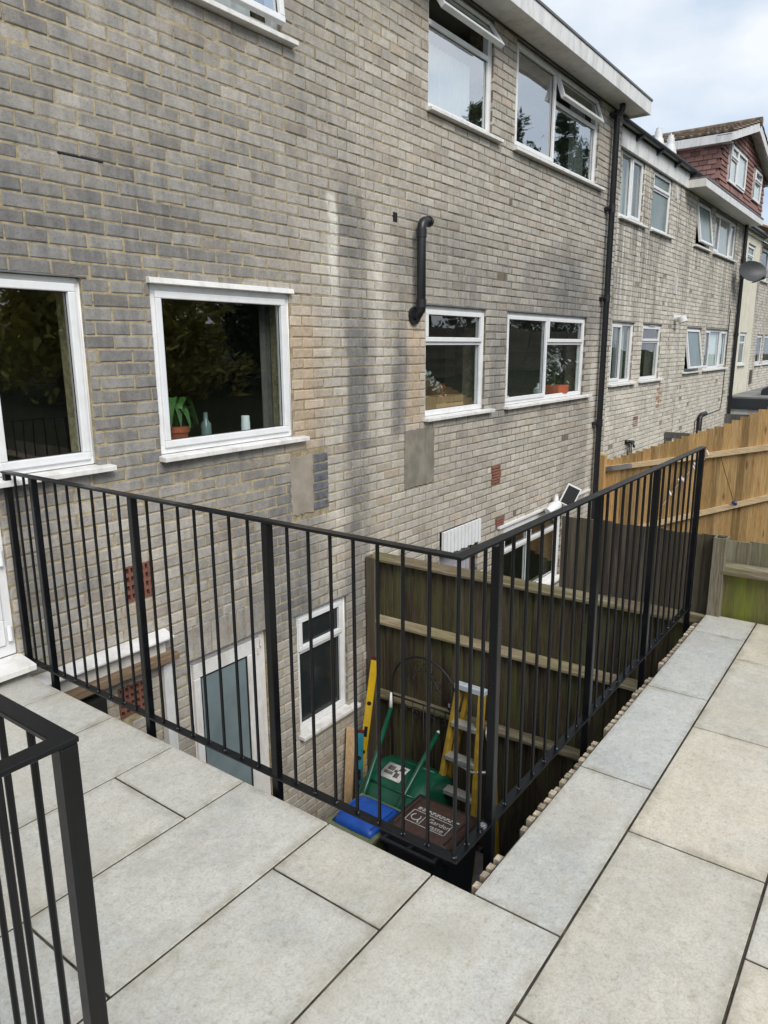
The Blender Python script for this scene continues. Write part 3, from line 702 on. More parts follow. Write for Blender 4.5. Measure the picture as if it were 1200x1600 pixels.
# ---------------- house B
hB = thing('terraced_house', 'buff brick house with black downpipe, between dark fence and new golden fence', 'house', (7.6, 3.71, -2.46))
opsB = [(5.68, 6.815, H0, H1), (7.295, 9.575, H0, H1), (5.70, 6.85, UH0, UH1), (7.33, 9.66, UH0, UH1), (7.355, 9.06, LH0, LH1), (5.965, 6.755, -2.44, LH1+.235)]
opsBb = opsB + [(7.02, 7.235, .20, .40), (5.345, 5.83, .415, .945), (7.15, 7.36, -.31, -.22)]
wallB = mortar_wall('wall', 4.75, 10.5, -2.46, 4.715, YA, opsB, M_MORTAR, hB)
lay_bricks(wallB, brick_list(4.752, 10.5, -2.46, 4.71, opsBb), YA, M_BRICK, 298)
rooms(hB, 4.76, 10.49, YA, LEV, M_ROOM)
airbrick(wallB, 7.02, 7.235, .20, .40, YA, nz=6, louvre=True); airbrick(wallB, 7.15, 7.36, -.31, -.22, YA, nz=3, louvre=True)
ragged(5.34, 5.835, .41, .95, YA-.006).build('cement_patch', M_CEMENT, wallB, bevel=.003)
T = .335
wB3 = window(hB, 5.68, 6.815, H0, H1, YA, [(5.68, 6.815, H0, H1-T, 'fix', 0), (5.68, 6.815, H1-T, H1, 'sash', 0)], sill_over=(.03, .14))
wB4 = window(hB, 7.295, 9.575, H0, H1, YA, [(7.295, 8.40, H0, H1, 'sash', 0), (8.40, 9.575, H0, H1-T, 'fix', 0), (8.40, 9.575, H1-T, H1, 'sash', 0)], sill_over=(.03, .19))
wU2 = window(hB, 5.70, 6.85, UH0, UH1, YA, [(5.70, 6.85, UH0, UH1-T, 'fix', 0), (5.70, 6.85, UH1-T, UH1, 'open', R(34))], glassm=M_GLASSU, sill_over=(.03, .13))
curtain(wU2, 5.74, 6.62, UH0+.06, UH1-T-.10, YA+.14, M_VOILE, .01, 14)
wU3 = window(hB, 7.33, 9.66, UH0, UH1, YA, [(7.33, 8.36, UH0, UH1, 'sash', 0), (8.36, 9.66, UH0, UH1-T, 'fix', 0), (8.36, 9.66, UH1-T, UH1, 'open', R(20))], glassm=M_GLASSU, sill_over=(.05, .17))
curtain(wU3, 9.2, 9.62, UH0+.05, UH1-.05, YA+.2, M_CURT, .02, 4)
wBl = window(hB, 7.355, 9.06, LH0, LH1, YA, [(7.355, 8.10, LH0, LH1-T, 'fix', 0), (7.355, 8.10, LH1-T, LH1, 'sash', 0), (8.10, 9.06, LH0, LH1-T, 'fix', 0), (8.10, 9.06, LH1-T, LH1, 'sash', 0)], sill_over=(.03, .12))
MB().box(7.2, 10.0, YA-.03, YA+.002, LH1+.01, LH1+.035).build('cable_trunking', M_UPVC, hB)
m = MB()                                  # ribbed white panel over the side door
for k in range(11):
    a = 5.968+k*.0713; m.box(a, a+.050, YA-.045, YA-.018, LH1-.02+.012*(k % 2), LH1+.232); m.box(a+.048, a+.0715, YA-.024, YA-.012, LH1-.005, LH1+.230)
m.build('ribbed_canopy', M_UPVC, hB)
d = MB(); bars(d, 5.97, 6.75, -2.44, LH1-.004, YA+.10, YA+.16, .06); d.box(6.03, 6.69, YA+.115, YA+.15, -2.38, LH1-.064); d.build('door', simple('lilac_grey_door', (.42, .41, .46), .5), hB, bevel=.004)

# ---------------- pipes on house B
dp = MB(); dx = 10.07; yd = YA-.075
dp.tube([(dx, yd-.06, 4.72), (dx, yd-.06, 4.66), (dx, yd, 4.55), (dx, yd, -2.45)], .040, 14); dpo = dp.build('downpipe', M_BLACKP, hB, smooth='auto')
for z in (4.60, 3.46, 2.32, .62, -.9):
    c = MB().tube([(dx, yd, z-.05), (dx, yd, z+.05)], .047, 14); c.box(dx-.085, dx+.03, yd+.02, YA, z-.02, z+.02); c.tube([(dx-.075, yd-.03, z), (dx-.075, YA, z)], .018, 8)
    c.build('pipe_bracket', M_BLACKP, dpo, smooth='auto')
vp = MB(); vx, vy = 5.475, YA-.085; pts = [(vx, YA-.004, 1.955), (vx, YA-.05, 1.955)]
pts += [(vx, vy+.035*math.cos(a)-.0, 1.99-.035*math.sin(a)) for a in ()] + [(vx, vy, 2.0), (vx, vy, 2.67)]
a_top = [(vx+.07*(1-math.cos(a)), vy, 2.67+.07*math.sin(a)) for a in (R(25), R(50), R(75), R(90))]
vp.tube(pts+a_top+[(vx+.12, vy, 2.742)], .040, 14, caps=True); vpo = vp.build('waste_pipe', M_BLACKP, hB, smooth='auto')
for a_, b_, r_ in (((vx, YA-.03, 1.955), (vx, YA-.002, 1.955), .078), ((vx, vy, 2.02), (vx, vy, 2.09), .046), ((vx, vy, 2.60), (vx, vy, 2.67), .046), ((vx+.095, vy, 2.742), (vx+.125, vy, 2.742), .046)):
    MB().tube([a_, b_], r_, 16).build('pipe_collar', M_BLACKP, vpo, smooth='auto')
c = MB().tube([(vx+.121, vy, 2.742), (vx+.126, vy, 2.742)], .036, 12); c.build('pipe_mouth', M_HOLE, vpo)
MB().box(vx-.30, vx-.24, YA-.002, YA+.003, 2.70, 2.775).build('wall_hole', M_HOLE, wallB)

# ---------------- eaves over A and B
EY = 3.40
def eaves(parent, x0, x1, end):
    sf = MB(); n = max(1, round((x1-x0)/1.22))
    for k in range(n):
        a = x0+(x1-x0)*k/n; b = x0+(x1-x0)*(k+1)/n
        MB().box(a+.002, b-.002, EY+.022, YA-.002, 4.724, 4.736).build('soffit_board', M_SOFFIT, parent)
    if end: MB().box(10.5, x1, EY+.022, YA+1.2, 4.7235, 4.7355).build('soffit_board', M_SOFFIT, parent)
    MB().box(x0, x1, EY, EY+.02, 4.695, 4.862).build('fascia', M_FASCIA, parent, bevel=.002)
    if end: MB().box(x1+.0005, x1+.02, EY, YA+6, 4.696, 4.8615).build('fascia', M_FASCIA, parent, bevel=.002)
    MB().box(x0, x1+(.03 if end else 0), EY-.012, YA+6, 4.8625, 4.885).build('roof', M_LEAD, parent)
    MB().box(x0, x1, EY+.30, YA+6, 4.74, 4.76).build('ceiling', M_ROOM, parent)
eaves(hA, -2.5, 4.749, False); eaves(hB, 4.751, 10.665, True)
MB().box(10.24, 10.49, YA+.28, YA+6, -2.46, 4.715).build('side_wall', M_BRICKF, hB)

# ---------------- houses C and D
def plain_wall(h, x0, x1, z1, ops, Y=YC, z0=-2.46):
    w = mortar_wall('wall', x0, x1, z0, z1, Y, ops, M_MORTARF, h)
    m = MB()
    for b in brick_list(x0, x1-.004, max(z0, -1.2), z1, ops, .07): brick_geo(m, *b, Y, 1.2)
    tag(m.build('brickwork', M_BRICKF, w), kind='stuff'); return w
hC = thing('terraced_house', 'pale brick house with black gutter and white fascia, just beyond the downpipe', 'house', (12.6, YC, -2.46))
C1, C2 = 1.075, 2.045; CU1, CU2 = 3.475, 4.43
opsC = [(10.98, 12.0, C1, C2), (12.44, 13.50, C1, C2), (10.98, 12.0, CU1, CU2), (12.48, 13.50, CU1, CU2)]
wallC = plain_wall(hC, 10.5, 14.68, 4.44, opsC); rooms(hC, 10.52, 14.66, YC, [(-2.46, .0), (.1, 2.5), (2.6, 4.45)], M_ROOM)
for (a, b, c, d), up in zip(opsC, (0, 0, 1, 1)):
    if a < 12:
        w = window(hC, a, b, c, d, YC, [(a, a+.5, c, d, 'fix' if up else 'sash', 0), (a+.5, b, c, d, 'sash' if up else 'fix', 0)], sill_over=(.05, .16))
        curtain(w, a+(.52 if not up else .05), b-.05, c+.05, d-.05, YC+.15, M_CURT, .015, 5)
        curtain(w, a+.04, a+.5, c+.05, d-.05, YC+.22, M_CURTD, .015, 3)
    else:
        w = window(hC, a, b, c, d, YC, [(a, b, c, d-.29, 'fix', 0), (a, b, d-.29, d, 'sash', 0)], glassm=M_OBSCG if up else None, sill_over=(.05, .16))
        MB().box(a+.36, b-.36, YC+.008, YC+.018, d-.045, d-.02).build('trickle_vent', M_CURT, w)
MB().box(10.5, 14.45, YC-.045, YC-.002, 4.405, 4.66).build('fascia', M_FASCIA, hC, bevel=.003)
gt = MB(); gy = YC-.11
for k in range(9): pass
prof = [(gy+.055*math.cos(a), 4.70+.055*math.sin(a)) for a in [R(180+18*i) for i in range(11)]]
prof += [(p+(gy-p)*.12, q+.002) for p, q in prof[::-1]]
gt.prism(prof, 14.70, 'x', 10.5); gto = gt.build('gutter', M_BLACKP, hC)
for xk in (11.35, 12.35, 13.35, 14.35):
    b = MB(); b.prism([(YC-.045, 4.64), (YC-.17, 4.645), (YC-.045, 4.575)], xk+.07, 'x', xk); b.build('gutter_bracket', M_BLACKP, gto)
MB().hexa([(10.5, YC-.06, 4.68), (14.7, YC-.06, 4.68), (14.7, YC+5, 4.9), (10.5, YC+5, 4.9), (10.5, YC-.06, 4.72), (14.7, YC-.06, 4.72), (14.7, YC+5, 4.95), (10.5, YC+5, 4.95)]).build('roof', M_LEAD, hC)
for x, y, zt in ((14.2, 4.36, 5.40), (14.95, 4.36, 5.44)):
    f = MB().tube([(x, y, 4.7), (x, y, zt-.30), (x, y, zt-.28), (x, y, zt-.12), (x, y, zt-.12), (x, y, zt)], [.07, .07, .12, .085, .07, .065], 14); f.tube([(x, y, zt), (x, y, zt+.05)], .05, 10); f.tube([(x, y, zt), (x, y, zt+.09)], .008, 6)
    f.build('flue', M_FASCIA, hC, smooth='auto')
airbrick(wallC, 12.24, 12.50, .36, .53, YC, nz=5, louvre=True)
t = MB(); t.tube([(12.0, YC, .13), (12.0, YC-.10, .13), (12.0, YC-.13, .05)], .018, 8); t.tube([(11.9, YC-.02, .15), (12.15, YC-.06, .12)], .03, 8)
for k in range(3): t.tube([(11.92+.1*k, YC-.04, .1), (11.94+.1*k, YC-.05, -.25)], .012, 6)
t.build('garden_tap', M_BLACKP, hC, smooth=True)
sp = MB().tube([(14.25, YC, 2.17), (14.25, YC-.12, 2.17)], .06, 12); sp.tube([(14.25, YC-.12, 2.20), (14.25, YC-.16, 2.10)], .08, 12); sp.box(14.1, 14.16, YC-.03, YC, 2.6, 2.9); sp.box(13.7, 13.78, YC-.03, YC, 4.15, 4.33); sp.build('vent_cowl', M_FASCIA, hC, smooth='auto')
for k in range(6):
    m = MB(); brick_geo(m, 13.47+.11*(k % 2), 13.68+.11*(k % 2), .59+k*.0755, .655+k*.0755, YC-.003); m.build('brick', M_STAINB, wallC)

hD = thing('terraced_house', 'brick house with red tile-hung attic dormer under a gabled roof', 'house', (17.1, YC, -2.46))
D1, D2, DU1, DU2 = 1.14, 2.03, 3.52, 4.36
opsD = [(15.2, 16.32, D1, D2), (16.7, 18.84, D1, D2), (15.26, 16.34, DU1, DU2), (16.71, 18.72, DU1, DU2)]
wallD = plain_wall(hD, 14.70, 19.62, 4.44, opsD); rooms(hD, 14.72, 19.6, YC, [(-2.46, .0), (.1, 2.5), (2.6, 4.45)], M_ROOM)
for a, b, c, d in opsD:
    if a < 16: w = window(hD, a, b, c, d, YC, [(a, b, c, d, 'open', R(9))], glassm=M_OBSCG, sill_over=(.12, .05))
    else:
        w = window(hD, a, b, c, d, YC, [(a, a+.5, c, d, 'sash', 0), (a+.5, a+1.5, c, d, 'fix', 0), (a+1.5, b, c, d, 'sash', 0)], sill_over=(.05, .08))
        curtain(w, a+.5, b-.05, c+.05, d-.05, YC+.12, M_VOILE if c < 2 else M_CURT, .02, 10)
DF = 3.53
MB().box(14.30, 19.75, DF, YC-.002, 4.418, 4.432).build('soffit_board', M_SOFFIT, hD)
MB().box(14.30, 19.75, DF-.02, DF-.001, 4.405, 4.535).build('fascia', M_FASCIA, hD, bevel=.003)
MB().box(14.30, 19.75, DF-.03, YC+3, 4.5355, 4.565).build('roof', M_LEAD, hD)
MB().box(14.285, 14.2995, DF-.02, YC+.6, 4.405, 4.535).build('fascia', M_SOFFIT, hD)
M_TILE = simple('red_hanging_tile', (.20, .062, .05), .85, .25, var=.35, scale=6, bump=.2, dirt=(.13, .05, .045))
def tile_mat():
    g = NG('red_clay_hanging_tile', .85, .25); v = g.m2('ADD', .68, g.m2('MULTIPLY', g.rnd(), .6))
    c = g.mix(g.noise(g.pos(), 9, 4), (.21, .112, .098), (.275, .155, .135)); g.color(g.mix(1, c, g.comb(v, v, v), 'MULTIPLY')); return g.m
M_TILE = tile_mat()
GX0, GX1, GYF, GZ0, GZ1, RX, RZ = 15.50, 19.95, 3.58, 4.566, 5.50, 17.60, 6.09
drm = MB(); drm.prism([(GX0, GZ0), (GX1, GZ0), (GX1, GZ1), (RX, RZ-.02), (GX0, GZ1)], YC+3.2, 'y', GYF+.03).build('dormer', M_TILE, hD)
dorm = [o for o in hD.children if o.name.startswith('dormer')][0]
TW, TH = .158, .088
tm = MB().hexa([(-TW/2+.004, -.036, -.010), (TW/2-.004, -.036, -.010), (TW/2-.004, -.012, -.010), (-TW/2+.004, -.012, -.010), (-TW/2+.004, -.012, TH+.03), (TW/2-.004, -.012, TH+.03), (TW/2-.004, .0, TH+.03), (-TW/2+.004, .0, TH+.03)]).mesh('hanging_tile'); tm.materials.append(M_TILE)
DW = [(16.2, 17.68, 4.80, 5.50), (18.62, 19.42, 4.83, 5.48)]
r = 0; z = GZ0+.012
MBrest = MB(); cnt = 0
while z < RZ-.15:
    lo = GX0 if z < GZ1 else GX0+(z-GZ1)/(RZ-GZ1)*(RX-GX0)+.12; hi = GX1 if z < GZ1 else GX1-(z-GZ1)/(RZ-GZ1)*(GX1-RX)-.12
    x = lo+(TW/2 if r % 2 else 0)+TW/2
    while x < hi-TW*.4:
        if not any(a-.09 < x < b+.09 and c-.11 < z < d+.03 for a, b, c, d in DW):
            if x < 17.9: link('hanging_tile', tm, dorm, (x, GYF+.03, z))
            else:
                b0 = len(MBrest.v); MBrest.v += [(v_.co.x+x, v_.co.y+GYF+.03, v_.co.z+z) for v_ in tm.vertices]; MBrest.f += [tuple(b0+i_ for i_ in p_.vertices) for p_ in tm.polygons]
        x += TW
    z += TH; r += 1
tag(MBrest.build('tile_hanging', M_TILE, dorm), kind='stuff')
r = 0; z = GZ0+.012; rz = Matrix.Rotation(R(-90), 4, 'Z')
tmc = tm.copy(); tmc.transform(rz)
while z < GZ1-.09:
    y = GYF+.04+(TW/2 if r % 2 else 0)+TW/2-.05
    while y < 4.95:
        link('hanging_tile', tmc, dorm, (GX0, y, z)); y += TW
    z += TH; r += 1
for a, b, c, d in DW:
    ls = [(a, a+.62, c, d-.25, 'fix', 0), (a, a+.62, d-.25, d, 'sash', 0), (a+.62, b, c, d, 'sash', 0)] if b-a > 1 else [(a, b, c, d-.25, 'fix', 0), (a, b, d-.25, d, 'sash', 0)]
    bk = MB().box(a+.03, b-.03, GYF+.012, GYF+.028, c, d).build('blind', M_VOILE, dorm)
    window(hD, a, b, c, d, GYF-.055, ls, glassm=M_GLASSU, sill=False)
# dormer roof: concrete tiles on two slopes, white verge and eaves boards
OV = .22; M_CTILE = simple('brown_concrete_roof_tile', (.17, .12, .085), .9, .2, var=.5, scale=7, dirt=(.26, .235, .19))
def roof_slope(x_e, z_e, x_r, z_r, y0, y1, name):
    m = MB(); n = 14; d = Vector((x_r-x_e, 0, z_r-z_e)); L_ = d.length; d.normalize(); nn = Vector((-d.z, 0, d.x)) if d.x > 0 else Vector((d.z, 0, -d.x)); rowsn = 7
    w = .15; k = 0; y = y0
    while y < y1:
        for r_ in range(rowsn):
            p0 = Vector((x_e, 0, z_e))+d*(L_*r_/rowsn); p1 = Vector((x_e, 0, z_e))+d*(L_*(r_+1)/rowsn+.03)
            pts = []
            for t, lift in ((0, .0), (.25, .032), (.5, .04), (.75, .032), (1, 0)):
                yy = y+w*t; pts.append((p0+nn*(lift+.03)+Vector((0, yy, 0)), p1+nn*(lift+.008)+Vector((0, yy, 0)), p0+nn*(lift*.5)+Vector((0, yy, 0))))
            for a_, b_ in zip(pts[:-1], pts[1:]): m.quad(a_[0], b_[0], b_[1], a_[1]); m.quad(a_[2], b_[2], b_[0], a_[0])
        y += w
    return m
YV = GYF-OV
ez = GZ1-.03; ex0, ex1 = GX0-.18, GX1+.18
for nm, xe in (('l', ex0), ('r', ex1)):
    tag(roof_slope(xe, ez, RX, RZ+.03, YV-.02, YC+3.2, 't').build('roof_tiles', M_CTILE, dorm), kind='stuff')
    b = MB(); s_ = 1 if xe < RX else -1
    b.hexa([(xe, YV, ez-.14), (RX, YV, RZ-.13), (RX, YV+.03, RZ-.13), (xe, YV+.03, ez-.14), (xe, YV, ez+.0), (RX, YV, RZ+.03), (RX, YV+.03, RZ+.03), (xe, YV+.03, ez+.0)]); b.build('bargeboard', M_FASCIA, dorm)
    b = MB(); b.hexa([(xe, YV+.031, ez-.03), (RX, YV+.031, RZ-.01), (RX, GYF+.06, RZ-.01), (xe, GYF+.06, ez-.03), (xe, YV+.031, ez-.02), (RX, YV+.031, RZ+.01), (RX, GYF+.06, RZ+.01), (xe, GYF+.06, ez-.02)]); b.build('soffit_board', M_SOFFIT, dorm)
    MB().box(min(xe, xe+s_*.02), max(xe, xe+s_*.02), YV+.03, YC+3.2, ez-.15, ez).build('eaves_board', M_FASCIA, dorm)
    MB().box(min(xe+s_*.0205, xe+s_*.2), max(xe+s_*.0205, xe+s_*.2), YV+.035, YC+3.2, ez-.15, ez-.138).build('soffit_board', M_SOFFIT, dorm)
MB().tube([(RX, YV-.03, RZ+.05), (RX, YC+3.2, RZ+.05)], .09, 10).build('ridge', M_CTILE, dorm, smooth='auto')
pD = MB().tube([(19.45, YC-.06, 4.42), (19.45, YC-.06, -2.4)], .045, 10).build('downpipe', M_BLACKP, hD, smooth='auto')
for z in (3.6, 1.9, .4): MB().tube([(19.45, YC-.06, z), (19.45, YC-.06, z+.08)], .055, 10).build('pipe_bracket', M_BLACKP, pD, smooth='auto')
MB().tube([(16.60, YC-.06, -.9), (16.60, YC-.06, .16), (16.65, YC-.06, .21), (17.05, YC-.06, .23)], .05, 10).build('waste_pipe', M_BLACKP, hD, smooth='auto')
MB().tube([(16.4, YC-.01, -.3), (16.4, YC-.01, .12), (16.6, YC-.01, .16), (18.7, YC-.01, .2), (18.8, YC-.01, .5), (18.8, YC-.01, 2.5)], .008, 6).build('cable', M_GASKET, hD)
# satellite dish
ds = thing('satellite_dish', 'grey satellite dish on the drainpipe beside the cream wall', 'dish', (19.0, 3.6, 3.2))
def dish():
    m = MB(); c = Vector((18.95, 3.52, 3.30)); n = Vector((-.62, -.70, .35)).normalized(); u = n.orthogonal().normalized(); u = Vector((0, 0, 1)).cross(n).normalized(); v = n.cross(u)
    rings, seg = 6, 26
    for side in (0, 1):
        for i in range(rings+1):
            r = i/rings
            for k in range(seg):
                a = 6.2832*k/seg; m.v.append(tuple(c + u*math.cos(a)*r*.36 + v*math.sin(a)*r*.25 + n*(.09*r*r-.012*side)))
    for side in (0, 1):
        o = side*(rings+1)*seg
        for i in range(rings):
            for k in range(seg): l = (k+1) % seg; m.f.append((o+i*seg+k, o+i*seg+l, o+(i+1)*seg+l, o+(i+1)*seg+k))
    for k in range(seg): l = (k+1) % seg; m.f.append((rings*seg+k, rings*seg+l, (2*rings+1)*seg+l, (2*rings+1)*seg+k))
    m.build('reflector', simple('dark_grey_dish', (.05, .052, .055), .5, var=.2), ds, smooth='auto')
    a = MB(); f = c+n*.42-v*.30; a.tube([c-v*.23, c-v*.27+n*.1, f], .012, 6); a.tube([f, f-n*.09], .03, 10); a.build('feed_arm', M_BLACKP, ds, smooth='auto')
    MB().tube([c-n*.02, c-n*.12, (19.45, YC-.06, 3.2)], .02, 8).build('mast', M_BLACKP, ds, smooth='auto')
dish()

# ---------------- houses E and F, extension
hE = thing('terraced_house', 'narrow cream rendered house beyond the satellite dish', 'house', (21.2, 4.0, -2.4))
YE = 4.0; opsE = [(21.05, 21.85, 1.15, 2.01), (21.0, 21.9, 3.45, 4.2)]
mortar_wall('wall', 19.64, 22.6, -2.46, 4.44, YE, opsE, M_CREAM, hE); rooms(hE, 19.7, 22.5, YE, [(.2, 2.5), (2.6, 4.4)], M_ROOM)
for a, b, c, d in opsE: window(hE, a, b, c, d, YE, [(a, b, c, d-.28, 'fix', 0), (a, b, d-.28, d, 'sash', 0)], glassm=M_OBSCG)
MB().box(19.7, 22.62, YE-.05, YE-.002, 4.40, 4.50).build('fascia', M_CREAM, hE); MB().tube([(19.7, YE-.12, 4.52), (22.7, YE-.12, 4.52)], .06, 10).build('gutter', M_BLACKP, hE, smooth='auto')
MB().hexa([(19.7, YE-.1, 4.53), (22.7, YE-.1, 4.53), (22.7, YE+4, 6.2), (19.7, YE+4, 6.2), (19.7, YE-.1, 4.57), (22.7, YE-.1, 4.57), (22.7, YE+4, 6.25), (19.7, YE+4, 6.25)]).build('roof', M_LEAD, hE)
hF = thing('terraced_house', 'farthest grey brick house at the right edge, behind the roof lantern', 'house', (25, 4.0, -2.4))
opsF = [(23.4, 24.3, 1.1, 1.98), (24.6, 26.4, 1.1, 1.98), (22.9, 24.0, 3.4, 4.3), (24.5, 26.4, 3.4, 4.3)]
plain_wall(hF, 22.62, 28.0, 4.44, opsF, YE, -.5); rooms(hF, 22.7, 27.9, YE, [(.2, 2.5), (2.6, 4.4)], M_ROOM)
for a, b, c, d in opsF: window(hF, a, b, c, d, YE, [(a, b, c, d, 'sash', 0)])
MB().box(22.62, 28, YE-.4, YE-.002, 4.45, 4.58).build('eaves', M_FASCIA, hF)
MB().hexa([(22.62, YE-.45, 4.6), (28, YE-.45, 4.6), (28, YE+4, 6.5), (22.62, YE+4, 6.5), (22.62, YE-.45, 4.65), (28, YE-.45, 4.65), (28, YE+4, 6.55), (22.62, YE+4, 6.55)]).build('roof', simple('orange_clay_roof', (.42, .22, .10), .9, var=.4), hF)
MB().box(22.75, 22.95, YE-.05, YE-.001, .62, 1.0).build('meter_box', M_CURTD, hF)
ex = thing('house_extension', 'flat-roofed extension with dark fascia and glazed roof lantern at right', 'extension', (22, 3, -1))
MB().box(19.95, 26, 1.2, 3.98, -1.2, .13).build('wall', M_FASCIA, ex); MB().box(19.88, 26.1, 1.13, 3.985, .14, .40).build('fascia', simple('anthracite_trim', (.035, .04, .048), .4), ex, bevel=.01)
MB().box(19.95, 26, 1.2, 3.98, .40, .43).build('flat_roof', simple('grey_membrane', (.22, .22, .215), .7, var=.3, scale=2), ex)
ant = simple('anthracite_frame', (.03, .034, .04), .35)
MB().box(20.9, 25, 1.7, 3.35, .43, .56).build('lantern_kerb', ant, ex)
lt_ = MB(); A = [(20.95, 1.75, .565), (24.95, 1.75, .565), (24.95, 3.3, .565), (20.95, 3.3, .565)]; Bp = [(21.7, 2.52, 1.0), (24.2, 2.52, 1.0)]
for p, q in ((A[0], Bp[0]), (A[3], Bp[0]), (A[1], Bp[1]), (A[2], Bp[1]), (Bp[0], Bp[1]), (A[0], A[1]), (A[1], A[2]), (A[2], A[3]), (A[3], A[0]), ((22.9, 3.3, .565), (22.9, 2.52, 1.0))): lt_.beam(p, q, .06, .06)
lt_.build('lantern_frame', ant, ex)
gp = MB(); gp.quad(A[3], A[0], Bp[0], Bp[0]); gp.v = gp.v[:-1]; gp.f = [(0, 1, 2)]; gp.quad(A[0], A[1], Bp[1], Bp[0]); gp.quad(A[2], A[3], Bp[0], Bp[1])
gp.build('pane', simple('pale_lantern_glass', (.42, .50, .52), .08, .7, var=.1), ex)

# ------------------------------------------------------------------ boundary fence (x = 4.80)
FX = 4.785
def arris(parent, y0, y1, z, mat, x=FX, zb=None, name='rail', w=.052, h=.066):
    zb = z if zb is None else zb; m = MB(); b = 0
    P = lambda y, zz: [(x+.004, y, zz-h/2), (x-w, y, zz-h*.5), (x-w, y, zz-h*.22), (x+.004, y, zz+h/2)]
    n = max(2, int(abs(y1-y0)/.35)); sec = []
    for k in range(n+1):
        t = k/n; q = P(y0+(y1-y0)*t, z+(zb-z)*t+random.uniform(-.003, .003)); sec.append(len(m.v)); m.v += [tuple(c) for c in q]
    for a, c in zip(sec[:-1], sec[1:]):
        for i in range(4): j = (i+1) % 4; m.f.append((a+i, a+j, c+j, c+i))
    m.f.append(tuple(sec[0]+i for i in range(4))); m.f.append(tuple(sec[-1]+i for i in range(4)))
    return m.build(name, mat, parent)
def board_mesh(w, h, th, mat, name='fence_board', feather=True):
    m = MB(); a = .006 if feather else th
    m.hexa([(0, -w/2, 0), (th, -w/2, 0), (th, w/2, 0), (th-a, w/2, 0), (0, -w/2, h), (th, -w/2, h), (th, w/2, h), (th-a, w/2, h)])
    me = m.mesh(name); me.materials.append(mat); return me
fn = thing('boundary_fence', 'old dark mossy feather-edge fence with three rails inside the sunken courtyard', 'fence', (FX, 2.8, -2.46))
zf = -.055
bd = [board_mesh(.112, zf+2.45, .017, M_OLD) for _ in range(2)]
y = 3.60
while y > .90:
    o = link('fence_board', random.choice(bd), fn, (FX+.003+random.uniform(0, .008), y, -2.45+random.uniform(-.016, .004))); o.rotation_euler.x = random.uniform(-.004, .004); y -= .1+random.uniform(-.006, .003)
for z in (-.062, -.632, -1.335): arris(fn, 3.64, .93, z, M_RAIL, zb=z+(.01 if z > -1 else .06))
MB().box(FX-.055, FX+.045, 3.60, 3.698, -2.46, -.075).build('post', M_OLDT, fn, bevel=.004)
MB().box(FX-.03, FX+.0, 3.58, 3.62, -1.95, -1.88).build('rail_end', M_RAIL, fn)
ft = thing('fence_panel', 'taller plain dark brown fence boards standing above the mossy rail', 'fence', (FX+.04, 1.45, -.1))
bt = [board_mesh(.128, .555+k*.005, .02, M_OLDT, feather=True) for k in range(3)]
y = 1.90; k = 0
while y > .93:
    me = bt[k % 3]; o = link('fence_board', me, ft, (FX+.004+random.uniform(0, .003), y, -.055)); y -= .118; k += 1
for yy in (1.90, 1.78): 
    pass
fg = thing('fence_panel', 'algae-green fence panel with a lichened rail beyond the end of the paving', 'fence', (FX, 0, 0))
bg_ = [board_mesh(.135, .46, .018, M_ALGAE), board_mesh(.135, .21, .018, M_GREYB)]
y = .80
while y > -2.4:
    link('fence_board', bg_[0], fg, (FX+.003+random.uniform(0, .004), y, -.14)); link('fence_board', bg_[1], fg, (FX+.006+random.uniform(0, .004), y, .285+random.uniform(-.006, .006))); y -= .125
arris(fg, .875, -2.4, .318, M_RAIL, h=.07)
m = MB(); bars(m, 0, 0, 0, 0, 0, 0, 0); m = MB()
for a, b, c, d in ((-.05, .05, .862, .872), (-.05, .05, .928, .938), (-.05, -.04, .872, .928), (.04, .05, .872, .928)): m.box(FX+a, FX+b, c, d, -.02, .512)
m.box(FX-.04, FX+.04, .872, .928, -.02, .495); m.build('post', M_GREYB, fg, bevel=.002)
MB().box(FX-.065, FX-.02, .88, 1.06, -.07, -.008).build('block', M_RAIL, fg, bevel=.004)

# ------------------------------------------------------------------ new golden fence (x = 10.38)
NX = 10.38
fnew = thing('boundary_fence', 'new golden softwood fence stepping up the slope on the right', 'fence', (NX, 2.5, -2))
def topz(y):
    pts = [(3.64, .035), (3.13, .228), (2.71, .40), (2.30, .57), (2.07, .65), (1.60, .885), (.5, 1.3), (-1.5, 1.9)]
    for (a, b), (c, d) in zip(pts[:-1], pts[1:]):
        if a >= y >= c: return b+(d-b)*(a-y)/(a-c)
    return pts[-1][1] if y < -1.5 else pts[0][1]
bn = [board_mesh(.118, 1.85, .018, M_NEW), board_mesh(.118, 1.85, .016, M_NEW)]
y = 3.55
while y > -1.5:
    o = link('fence_board', random.choice(bn), fnew, (NX+random.uniform(0, .003), y, topz(y)-1.85)); y -= .102
def nrail(ya, za, yb, zb): MB().beam((NX-.022, ya, za), (NX-.022, yb, zb), .044, .075, up=(0, 0, 1)).build('rail', M_NEWR, fnew, bevel=.003)
nrail(3.62, -.075, 1.5, .405); nrail(1.5, .405, -1.5, 1.10); nrail(3.62, -1.10, 1.44, -.245); nrail(1.44, -.245, -1.5, .9)
MB().beam((NX-.047, 3.62, -.075), (NX-.047, 3.22, .015), .004, .07).build('metal_strap', M_BOLT, fnew)
MB().box(NX-.09, NX+.01, 3.60, 3.698, -2.46, .135).build('post', M_NEW, fnew, bevel=.003)
MB().box(NX-.10, NX, -.2, -.1, -1.2, 1.3).build('post', M_NEW, fnew, bevel=.003)
wc = thing('wind_chime', 'string of small white and silver charms hanging against the new fence', 'wind chime', (NX-.08, 2.4, .2))
pts = [(NX-.07, 2.24, .28), (NX-.07, 2.36, .10), (NX-.07, 2.5, -.10), (NX-.07, 2.62, -.28), (NX-.07, 2.74, -.50)]
